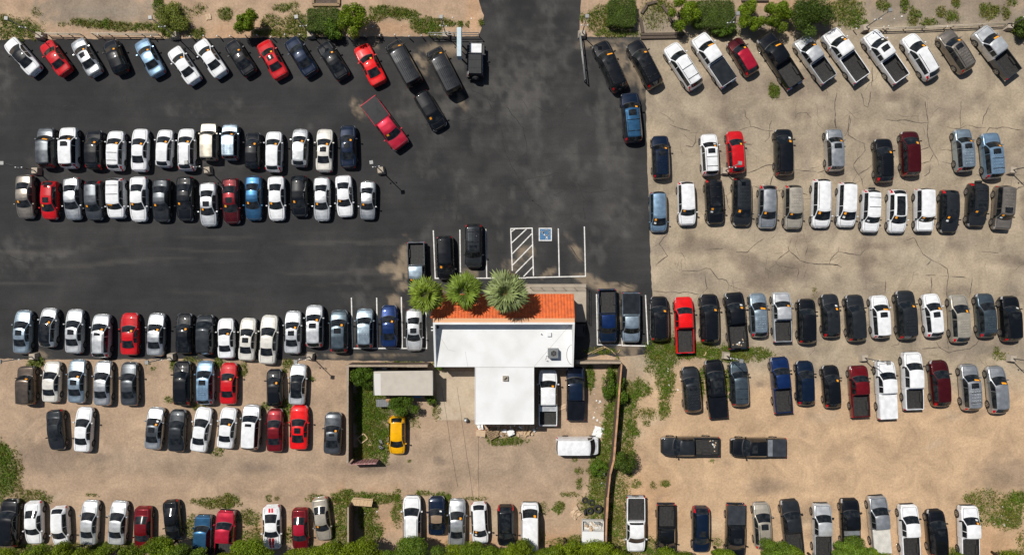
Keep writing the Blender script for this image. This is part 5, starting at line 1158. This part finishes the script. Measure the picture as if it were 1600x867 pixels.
crumple('cardboard_sheet', 878, 636, .45, 1.5, 'cardboard', 'long pale scrap between the two yard pickups', cat='sheet')
crumple('cardboard_sheet', 326, 27, .7, .6, 'cardboard', 'tan cardboard lying on dirt near the top edge', cat='sheet')
crumple('cardboard_sheet', 815, 672, 1.0, .8, 'cardboard', 'flattened tan cardboard at the right of the junk pile', cat='sheet')
crumple('plastic_bag', 899, 801, 1.1, .9, 'cardboard', 'crumpled beige tarp beside the tyres', amp=.3, cat='tarp')
crumple('plastic_bag', 750, 664, .9, .6, 'paper', 'crumpled pale plastic against the wing corner', amp=.5, cat='plastic')
t = MB(); t.box((0, 0, .2), (.55, .5, .4), 0, top=.9, rz=.5); tag(t.build('carton', M['cardboard'], loc=P(899, 792)), 'small beige carton left of the tyre pile', 'carton')
lit = MB()
for _ in range(90):
    x, y = random.uniform(744, 836), random.uniform(664, 680); s = random.uniform(.08, .38); c = P(x, y); lit.box((c.x, c.y, s*.5), (s, s*random.uniform(.3, 1.2), s*.4), random.choice((0, 1, 1, 2, 2)), rz=random.uniform(0, 3), tilt=('X', random.uniform(-.5, .5)))
for _ in range(120):
    b_ = random.choice(((745, 668, 95, 14), (925, 600, 14, 60), (915, 800, 26, 30), (1030, 560, 60, 60), (975, 800, 14, 60), (560, 25, 180, 22), (1100, 20, 480, 22), (930, 30, 60, 22), (560, 790, 30, 40), (1540, 790, 50, 30)))
    x, y = b_[0]+random.random()*b_[2], b_[1]+random.random()*b_[3]; s = random.uniform(.04, .16); c = P(x, y); lit.box((c.x, c.y, s*.25), (s, s*random.uniform(.5, 1.6), s*.5), random.choice((0, 0, 1)), rz=random.uniform(0, 3))
tag(lit.build('litter', [M['paper'], M['cardboard'], M['wood']]), 'scattered small scraps of litter and stones', kind='stuff')
for _i, (x, y, w_, lb) in enumerate(((780, 670, .7, 'brown plank pile beside the pallet'), (826, 672, .9, 'loose planks at the right end of the junk pile'))):
    t = MB()
    for k in range(5): t.box((random.uniform(-.3, .3), random.uniform(-.2, .2), .08+.07*k), (1.3, .12, .05), 0, rz=1.1+random.uniform(-.4, .4))
    tag(t.build('planks', M['palewood'], loc=P(x, y)), lb, 'planks')
t = MB(); t.box((0, 0, .35), (.35, .3, .7), 0); t.tube((0, 0, .7), (0, 0, .8), .12, m=1); tag(t.build('meter_box', [M['greymetal'], M['paper']], loc=P(728, 654.5)), 'small grey meter box at the concrete pad corner', 'meter box')
# tyres
tm = MB(); tm.torus((0, 0, .12), .25, .11, nu=24, nv=8); tme = tm.mesh('tyre', M['tyre'])
for x, y, z, tl, s, lb in ((914, 780.5, .0, 0, 1, 'tyre at the upper left of the pile'), (924, 784, .0, 8, 1.05, 'tyre with white hub in the pile'), (921, 796, .22, 0, 1.1, 'tyre in the middle of the pile'), (934, 792.5, .3, -10, 1.35, 'largest tyre at the right of the pile'), (912.5, 798, .1, 75, 1, 'tyre standing on edge in the pile'), (943, 806, .1, 80, 1, 'tyre leaning on the rusty fence'), (935, 739, 0, 0, 1, 'lone tyre in the weeds above the hub cap')):
    rt = bpy.data.objects.new('tyre', tme); col.objects.link(rt); rt.location = P(x, y)+Vector((0, 0, z if tl < 50 else .33)); rt.rotation_euler = (0, R(tl), 0); rt.scale = (s, s, s)
    tag(rt, 'black used '+lb, 'tyre', 'used tyres in the yard')
hb = MB(); hb.torus((0, 0, .08), .2, .04, nu=18); hb.tube((0, 0, .02), (0, 0, .07), .1, m=0)
o = hb.build('hub_cap', M['rim'], loc=P(941.5, 756)); tag(o, 'pale hub cap in the weeds by the rusty fence', 'hub cap')
hb = MB(); hb.box((0, 0, .2), (.45, .45, .4), 0, top=.85); tag(hb.build('bucket', M['paper'], loc=P(942, 738.5)), 'white square bucket beside the lone tyre', 'bucket')
# trailer with scrap
tr = empty('scrap_trailer', P(924, 838), R(-1)); tag(tr, 'white covered trailer with open scrap filled front near the tyres', 'trailer')
q = MB(); q.box((0, -.55, 1.35), (2.35, 3.2, .08), 0); q.box((0, -.55, .85), (2.25, 3.1, .95), 0); q.box((0, -.55, 1.395), (.03, 3.2, .012), 0); q.build('cover', M['white'], tr)
q = MB(); 
for s_ in (-1, 1): q.box((s_*1.14, 1.6, .95), (.09, 1.15, .5), 0)
q.box((0, 2.15, .95), (2.3, .09, .5), 0); q.box((0, 1.6, .68), (2.25, 1.1, .06), 0); q.build('side_board', M['bedsilver'], tr)
q = MB()
for k in range(26): q.box((random.uniform(-.9, .9), random.uniform(1.2, 2.0), random.uniform(.75, 1.15)), (random.uniform(.1, .7), random.uniform(.08, .3), random.uniform(.05, .2)), random.choice((0, 1, 2, 2)), rz=random.uniform(0, 3), tilt=('X', random.uniform(-.4, .4)))
q.build('scrap', [M['cardboard'], M['steel'], M['bedsilver']], tr)
for s_ in (-1, 1):
    q = MB(); q.tube((s_*1.0, -1.0, .35), (s_*1.2, -1.0, .35), .34, n=18); q.build('wheel', M['tyre'], tr)
q = MB(); q.tube((1.2, 1.0, .9), (1.75, .1, 1.0), .05); q.tube((1.6, .2, 1.0), (1.55, -2, .9), .04); q.build('bar', M['steel'], tr)
# dead branches beside the block wall
q = MB()
for pts in (((918, 553), (932, 546), (943, 541), (955, 547), (962, 554)), ((925, 552), (940, 545), (947, 542)), ((965, 551), (969, 546))):
    for a, b in zip(pts, pts[1:]): q.tube(P(*a)+Vector((0, 0, .1)), P(*b)+Vector((0, 0, .12)), .05, .04, n=6)
tag(q.build('dead_branch', M['palewood']), 'bare tan branches lying above the short block wall', 'branch')
q = MB(); prev = None
for k in range(9):
    f = k/8; p_ = P(1098+12*f+1.5*math.sin(9*f), 556-14*f)+Vector((0, 0, .05))
    if prev is not None: q.tube(prev, p_, .12*math.sin(math.pi*min(1, f+.1))+.03, .12*math.sin(math.pi*max(.05, min(1, f+.2)))*.8+.02, n=6)
    prev = p_
tag(q.build('dry_frond', M['palewood'], loc=(0, 0, 0)), 'dry curled frond lying in grass beside the black pickup', 'frond')
# thin dark tubes laid low, standing in for overhead wires behind the office
for (x, y, x2, y2, lb) in ((690, 604, 715, 760, 'left'), (714, 604, 741, 790, 'middle'), (747, 661, 748, 790, 'right')):
    q = MB(); a, b = P(x, y, .03), P(x2, y2, .03); n = 10; prev = a
    for k in range(1, n+1):
        p_ = a.lerp(b, k/n)+Vector((random.uniform(-.04, .04), 0, 0)); q.tube(prev, p_, .011, n=5); prev = p_
    tag(q.build('low_wire', M['darkwood']), f'thin dark line laid low for an overhead wire, {lb} one of three', 'cable', 'overhead wires drawn low across the yard')

# ------------------------------------------------------------------ vegetation
def leaf_mat(name, trans=.25):
    m = bpy.data.materials.new(name); m.use_nodes = True; nt = m.node_tree; b = nt.nodes['Principled BSDF']
    at = nt.nodes.new('ShaderNodeAttribute'); at.attribute_name = 'leaf'
    nt.links.new(at.outputs['Color'], b.inputs['Base Color']); b.inputs['Roughness'].default_value = .55; b.inputs['Specular IOR Level'].default_value = .3
    tr = nt.nodes.new('ShaderNodeBsdfTranslucent'); nt.links.new(at.outputs['Color'], tr.inputs[0]); mx = nt.nodes.new('ShaderNodeMixShader'); mx.inputs[0].default_value = trans
    nt.links.new(b.outputs[0], mx.inputs[1]); nt.links.new(tr.outputs[0], mx.inputs[2]); nt.links.new(mx.outputs[0], nt.nodes['Material Output'].inputs[0]); return m
LEAF = leaf_mat('leaves')
def leaves_mesh(name, pos, nrm, size, cols, aspect=.55):
    """one little pointed quad per leaf"""
    n = len(pos); nrm = nrm/np.maximum(np.linalg.norm(nrm, axis=1, keepdims=True), 1e-6)
    r = rng.normal(size=(n, 3)); t = np.cross(nrm, r); t /= np.maximum(np.linalg.norm(t, axis=1, keepdims=True), 1e-6); b = np.cross(nrm, t)
    s = size[:, None]; q = np.stack([pos-t*s*.5, pos-b*s*aspect*.5+t*s*.05, pos+t*s*.5, pos+b*s*aspect*.5+t*s*.05], 1).reshape(-1, 3)
    me = bpy.data.meshes.new(name); me.vertices.add(4*n); me.vertices.foreach_set('co', q.ravel()); me.loops.add(4*n); me.loops.foreach_set('vertex_index', np.arange(4*n)); me.polygons.add(n); me.polygons.foreach_set('loop_start', np.arange(n)*4)
    me.update(calc_edges=True)
    a = me.color_attributes.new('leaf', 'FLOAT_COLOR', 'POINT'); c4 = np.concatenate([cols, np.ones((n, 1))], 1).repeat(4, 0); a.data.foreach_set('color', c4.ravel().astype(np.float32))
    me.materials.append(LEAF); return me
def crown(rx, ry, h, z0, n, base, size=.16, lump=.32, box=False, lumps=16):
    """leaf cloud spread through an uneven crown volume, returns mesh"""
    P0 = []; N0 = []; T0 = []
    ls = []
    for _ in range(lumps):
        if box: u = rng.uniform(-1, 1, 2)*.75
        else:
            a = rng.uniform(0, 6.283); r = math.sqrt(rng.random())*.75; u = np.array((math.cos(a)*r, math.sin(a)*r))
        zz = z0+h*(.35+.5*math.sqrt(max(0, 1-(u[0]**2+u[1]**2)*.9))*(.8+.4*rng.random())) if not box else z0+h*.6
        ls.append((u[0]*rx, u[1]*ry, zz, rng.uniform(.75, 1.3), rng.uniform(.75, 1.3)))
    k = n//len(ls)
    for lx, ly, lz, sc, br in ls:
        d = rng.normal(size=(k, 3)); d /= np.linalg.norm(d, axis=1, keepdims=True); d[:, 2] = np.abs(d[:, 2])*rng.choice([1, 1, 1, -.6], k)
        R_ = np.array((rx*lump*sc, ry*lump*sc, h*.42*sc)); rr = rng.random(k)**.35
        p = d*R_*rr[:, None]+np.array((lx, ly, lz)); P0.append(p); N0.append(d/R_+rng.normal(size=(k, 3))*.55/R_.mean()); T0.append(np.full(k, br)*rng.uniform(.65, 1.3, k))
    p = np.concatenate(P0); nn = np.concatenate(N0); t = np.concatenate(T0)
    if box:   # clipped hedge: flat top, upright sides
        m = len(p); p = np.stack([rng.uniform(-rx, rx, m), rng.uniform(-ry, ry, m), z0+h*(1-.10*rng.random(m))], 1); sd_ = rng.random(m) < .35
        p[sd_, 2] = z0+h*rng.random(sd_.sum()); ax = rng.random(m) < .5; sg_ = rng.choice([-1, 1], m)
        p[sd_ & ax, 0] = (sg_*rx)[sd_ & ax]; p[sd_ & ~ax, 1] = (sg_*ry)[sd_ & ~ax]; p[:, :2] *= (1-.10*(np.abs(p[:, :1])/rx*np.abs(p[:, 1:2])/ry)**3)*(1+.12*(vnoise(p[:, 0]*1.1+5, p[:, 1]*1.1+60)-.5))[:, None]; p += rng.normal(size=(m, 3))*.08
        p[:, 2] += (vnoise(p[:, 0]*1.3+40, p[:, 1]*1.3+9)-.5)*.22
        nn = rng.normal(size=(m, 3))*.5+np.array((0, 0, 1)); nn[sd_ & ax, 0] += (sg_*1.5)[sd_ & ax]; nn[sd_ & ~ax, 1] += (sg_*1.5)[sd_ & ~ax]
        t = rng.uniform(.7, 1.3, m)*(.75+.5*vnoise(p[:, 0]*2+4, p[:, 1]*2+77))
    p[:, 2] = np.maximum(p[:, 2], .03)
    yl = rng.random(len(p))[:, None]; cols = np.array(base)*t[:, None]*(1+np.array((.5, .22, 0))*yl)
    return leaves_mesh('crown', p, nn, rng.uniform(.6, 1.4, len(p))*size, np.clip(cols, .005, .6))
def plant(name, cat, x, y, r_px, h, n, base, label, group=None, trunk=True, ry_px=None, z0=.25, size=.16, box=False, lumps=16, rz=0, lump=.32):
    hz = z0+h*.6; c = P(x, y, hz); rt = empty(name, (c.x, c.y, 0), rz); tag(rt, label, cat, group)
    k_ = 1.0 if box else 1.2
    rx = r_px*(H-hz)/F*k_; ry = (ry_px or r_px)*(H-hz)/F*k_; n = int(n*1.35)
    o = bpy.data.objects.new('crown', crown(rx, ry, h, z0, n, base, size, lump=lump, box=box, lumps=lumps)); col.objects.link(o); o.parent = rt
    q = MB(); q.tube((0, 0, 0), (.05, .03, z0+h*.45), .05+.04*h, .04, n=8)
    for k in range(6):
        a = k*1.05+rng.random(); q.tube((.03, .02, z0*.6+h*.12), (rx*.6*math.cos(a), ry*.6*math.sin(a), z0+h*.6), .03+.015*h, .012, n=5)
    q.build('trunk', M['bark'], rt)
G1, G2, G3, G4 = (.125, .205, .010), (.080, .155, .014), (.065, .115, .014), (.125, .165, .025)
plant('bush', 'bush', 383, 32, 18, 1.8, 6000, G1, 'round bright green bush standing alone on dirt at top left', z0=.5, lumps=12)
plant('bush', 'bush', 551, 34, 22, 2.3, 9000, G1, 'big bright bush right of the clipped dark hedge', z0=.4, lumps=16)
plant('hedge', 'hedge', 507, 33, 25, 1.2, 9000, G3, 'dark clipped rectangular hedge at the top left', ry_px=17, z0=.1, box=True, size=.11)
plant('bush', 'bush', 521, 47, 15, 1.2, 3500, G2, 'speckled dark bush overlapping the clipped hedge corner', z0=.1, lumps=14)
plant('bush', 'bush', 268, 31, 24, 1.0, 5200, G4, 'tall loose weed clump beside the second top light pole', z0=.05, lumps=20, size=.13)
plant('hedge', 'hedge', 971, 22, 21, 1.1, 9000, G3, 'square clipped hedge right of the entrance drive', ry_px=20, z0=.1, box=True, size=.11)
plant('bush', 'bush', 1066, 22, 23, 1.8, 7500, G1, 'bright bush between broken planter and long clipped hedge', ry_px=24, z0=.2)
plant('hedge', 'hedge', 1115, 24, 30, 1.2, 11000, G3, 'long dark clipped hedge at upper right', ry_px=20, z0=.1, box=True, size=.11)
plant('bush', 'bush', 1130, 47, 17, .9, 3500, G2, 'low dark growth below the long clipped hedge', ry_px=10, z0=.1)
plant('bush', 'bush', 1172, 28, 22, 1.7, 7500, G1, 'bright bush directly right of the long clipped hedge', z0=.2)
plant('bush', 'bush', 1212, 28, 22, 1.7, 7500, G1, 'bright bush left of the largest upper right bush', z0=.2)
plant('bush', 'bush', 1268, 30, 31, 2.3, 12000, (.055, .10, .012), 'largest round bush behind the upper right pickups', z0=.3, lumps=22)
plant('bush', 'bush', 1597, 44, 14, 1.2, 2600, G3, 'dark bush cut by the right frame edge', z0=.1)
plant('bush', 'bush', 566, 588, 20, 1.8, 5600, G2, 'green bush in the upper left yard corner', z0=.2, size=.13, ry_px=18)
plant('bush', 'bush', 632, 632, 23, 1.6, 7000, G2, 'wide feathery bush between shed and yellow hatchback', z0=.15, size=.12, ry_px=17, lumps=20)
plant('bush', 'bush', 672, 626, 9, .9, 1500, G2, 'small bush at the shed lower right corner', z0=.1, size=.12)
plant('bush', 'bush', 975, 720, 17, 1.8, 5500, G3, 'dark round bush outside the rusty fence', z0=.15, ry_px=21, size=.13)
plant('bush', 'bush', 970, 610, 10, 1.4, 2600, G2, 'green bush hugging the right side of the rusty fence', z0=.1, ry_px=20, size=.13)
plant('bush', 'bush', 950, 600, 10, 1.3, 2600, G2, 'green bush hugging the yard side of the rusty fence', z0=.1, ry_px=22, size=.13)
plant('bush', 'bush', 935, 731, 13, .9, 2600, G2, 'leafy weed mound by the lone yard tyre', z0=.05, ry_px=12, size=.12)
plant('bush', 'bush', 687, 573, 7, .8, 1000, G2, 'tiny bush at the office left corner', z0=.1, size=.1)
BT = [(14, 876, 30, 22), (60, 872, 26, 16), (115, 862, 24, 17), (165, 872, 26, 14), (210, 868, 20, 14), (256, 860, 26, 17), (296, 866, 22, 14), (390, 862, 33, 18), (352, 874, 20, 12), (480, 870, 30, 14), (520, 862, 24, 16), (566, 864, 30, 19), (610, 872, 26, 16), (655, 863, 34, 20), (705, 870, 26, 16), (742, 862, 28, 17), (782, 872, 26, 15), (808, 860, 20, 14), (862, 868, 26, 15), (885, 856, 18, 14), (925, 868, 34, 18), (975, 874, 26, 12), (1045, 869, 28, 12), (1128, 870, 22, 12), (1205, 862, 26, 17), (1232, 870, 20, 14), (1330, 862, 30, 19), (1362, 872, 22, 12), (1490, 876, 14, 12), (1578, 878, 26, 12), (446, 884, 18, 10), (1280, 880, 18, 10)]
WHERE = ['at the far bottom left corner', 'below the first white sedan', 'touching the small white hatchback', 'below the second silver sedan', 'below the red sedan', 'below the black sedan', 'right of the black sedan', 'between red pickup and striped coupe', 'below the red pickup', 'below the dark red sedan', 'left of the stub wall foot', 'over the stub wall foot', 'left of the large white SUV', 'over the tail of the large white SUV', 'below the navy convertible', 'below the silver middle sedan', 'below the small middle hatchback', 'below the black glass roof crossover', 'right of the long white van', 'left of the scrap trailer', 'over the scrap trailer tail', 'below the rusty fence end', 'over the nose of the bottom black pickup', 'left of the grey covered pickup', 'over the beige crossover tail', 'over the dark grey pickup bed', 'over the black pickup with tool box', 'below the silver covered pickup', 'between black SUV and last white pickup', 'at the far bottom right corner', 'below the striped coupe nose', 'below the pale silver pickup']
for (x, y, r1, r2), wh in zip(BT, WHERE):
    base = random.choice(((.135, .205, .008), (.115, .19, .010), (.095, .17, .016)))
    plant('tree', 'tree', x, y, r1+3, 2.6, int(520*r1), base, 'green tree crown '+wh, 'trees along the bottom edge', ry_px=r2+3, z0=1.3, lumps=20, size=.16)

# grass and weeds: one mass of blades
def weeds():
    PX, PY, CC, HH = [], [], [], []
    for w_ in WEEDS:
        area = w_[2]*w_[3]*3.14*1.4; n = int(area*6.0*w_[5])
        x = w_[0]+rng.uniform(-1.35, 1.35, n)*w_[2]; y = w_[1]+rng.uniform(-1.35, 1.35, n)*w_[3]
        m = blob(x, y, w_); clump = sstep(.42, .62, fbm(x*.35, y*.35)); keep = rng.random(n) < m*(.22+.78*clump)
        x, y = x[keep], y[keep]; k = len(x); g = np.array((.12, .20, .012)); d = np.array((.20, .185, .035))
        mixv = np.clip(w_[6]+rng.normal(size=k)*.18+(fbm(x*.12+9, y*.12)-.5)*2.2, 0, 1)[:, None]; CC.append((g*(1-mixv)+d*mixv)*rng.uniform(.45, 1.3, (k, 1))); PX.append(x); PY.append(y); HH.append(w_[7]*rng.uniform(.2, 1, k))
    x = np.concatenate(PX); y = np.concatenate(PY); c = np.concatenate(CC); h = np.concatenate(HH); n = len(x)
    pos = np.stack([(x-800)*H/F, (433.5-y)*H/F, h*.5+.02], 1); nr = rng.normal(size=(n, 3)); nr[:, 2] = np.abs(nr[:, 2])+.35
    me = leaves_mesh('weeds', pos, nr, rng.uniform(.06, .21, n), np.clip(c, .01, .5), .42)
    o = bpy.data.objects.new('weeds', me); col.objects.link(o); tag(o, 'patches of green and dry weeds growing over the dirt', 'weeds', kind='stuff')
    print('weeds', n)
weeds()

# fan palms in front of the office
def palm(x, y, zc, r_px, n, base, label, seed):
    rs = random.Random(seed); c = P(x, y, zc); rt = empty('palm_tree', (c.x, c.y, 0)); tag(rt, label, 'palm tree', 'fan palms in front of the office')
    q = MB(); N = 14
    for k in range(N): q.tube((.04*math.sin(k), .03*math.cos(k), zc*k/N), (.04*math.sin(k+1), .03*math.cos(k+1), zc*(k+1)/N), .24-.06*k/N, .22-.06*k/N, n=12)
    q.build('trunk', M['bark'], rt)
    RR = r_px*(H-zc)/F; V_, C_ = [], []; F_ = []
    stem_ = MB()
    for i in range(n):
        az = i*2.39996+rs.uniform(-.3, .3); el = math.radians(62-92*(i/n)**.7+rs.uniform(-9, 9))   # young upright to old drooping
        dr = Vector((math.cos(az)*math.cos(el), math.sin(az)*math.cos(el), math.sin(el))); Ls = RR*rs.uniform(.30, .46)*(.35+.65*min(1, i/n*2.2))
        p0 = Vector((0, 0, zc)); p1 = p0+dr*Ls; stem_.tube(p0, p1, .03, .018, n=4)
        side = dr.cross(Vector((0, 0, 1))).normalized() if abs(dr.z) < .98 else Vector((1, 0, 0)); up = side.cross(dr).normalized()
        fr = RR*rs.uniform(.50, .74); nl = 13; tone = rs.uniform(.6, 1.35); dry = (i/n > .82 and rs.random() < .45)
        for k in range(nl):
            t = (k/(nl-1)-.5)*2; a = t*R(72)+rs.uniform(-.04, .04); d = (dr*math.cos(a)+side*math.sin(a)); ln_ = fr*(1-.30*t*t)*rs.uniform(.82, 1.1)
            fold = up*(.05*(1 if k % 2 else -1)*fr); root = p1+d*ln_*.04; mid = p1+d*ln_*.55+fold*.5; tip = p1+d*ln_+Vector((0, 0, -ln_*rs.uniform(.08, .42)))
            perp = side*math.cos(a)*ln_*.085-dr*math.sin(a)*ln_*.085
            b_ = len(V_); V_ += [tuple(root), tuple(mid+perp), tuple(tip), tuple(mid-perp)]; F_.append((b_, b_+1, b_+2, b_+3))
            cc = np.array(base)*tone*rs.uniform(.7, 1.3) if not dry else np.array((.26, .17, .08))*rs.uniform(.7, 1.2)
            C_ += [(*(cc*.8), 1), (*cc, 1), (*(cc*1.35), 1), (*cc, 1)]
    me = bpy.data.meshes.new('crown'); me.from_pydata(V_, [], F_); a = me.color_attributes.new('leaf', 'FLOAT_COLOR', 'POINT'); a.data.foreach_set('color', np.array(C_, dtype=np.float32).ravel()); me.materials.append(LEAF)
    o = bpy.data.objects.new('crown', me); col.objects.link(o); o.parent = rt
    stem_.build('stalks', mat('palm_stalk', (.16, .17, .05), .6), o)
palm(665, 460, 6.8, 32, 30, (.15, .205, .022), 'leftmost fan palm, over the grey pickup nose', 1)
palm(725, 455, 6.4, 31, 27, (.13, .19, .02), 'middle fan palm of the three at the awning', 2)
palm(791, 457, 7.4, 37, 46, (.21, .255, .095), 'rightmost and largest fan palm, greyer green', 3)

bad = [l for l in all_labels if not 4 <= len(l.replace('-', ' ').split()) <= 16]
if bad: print('LABEL LENGTH', bad)
print('objects', len(bpy.data.objects), 'dup labels', len(all_labels)-len(set(all_labels)))
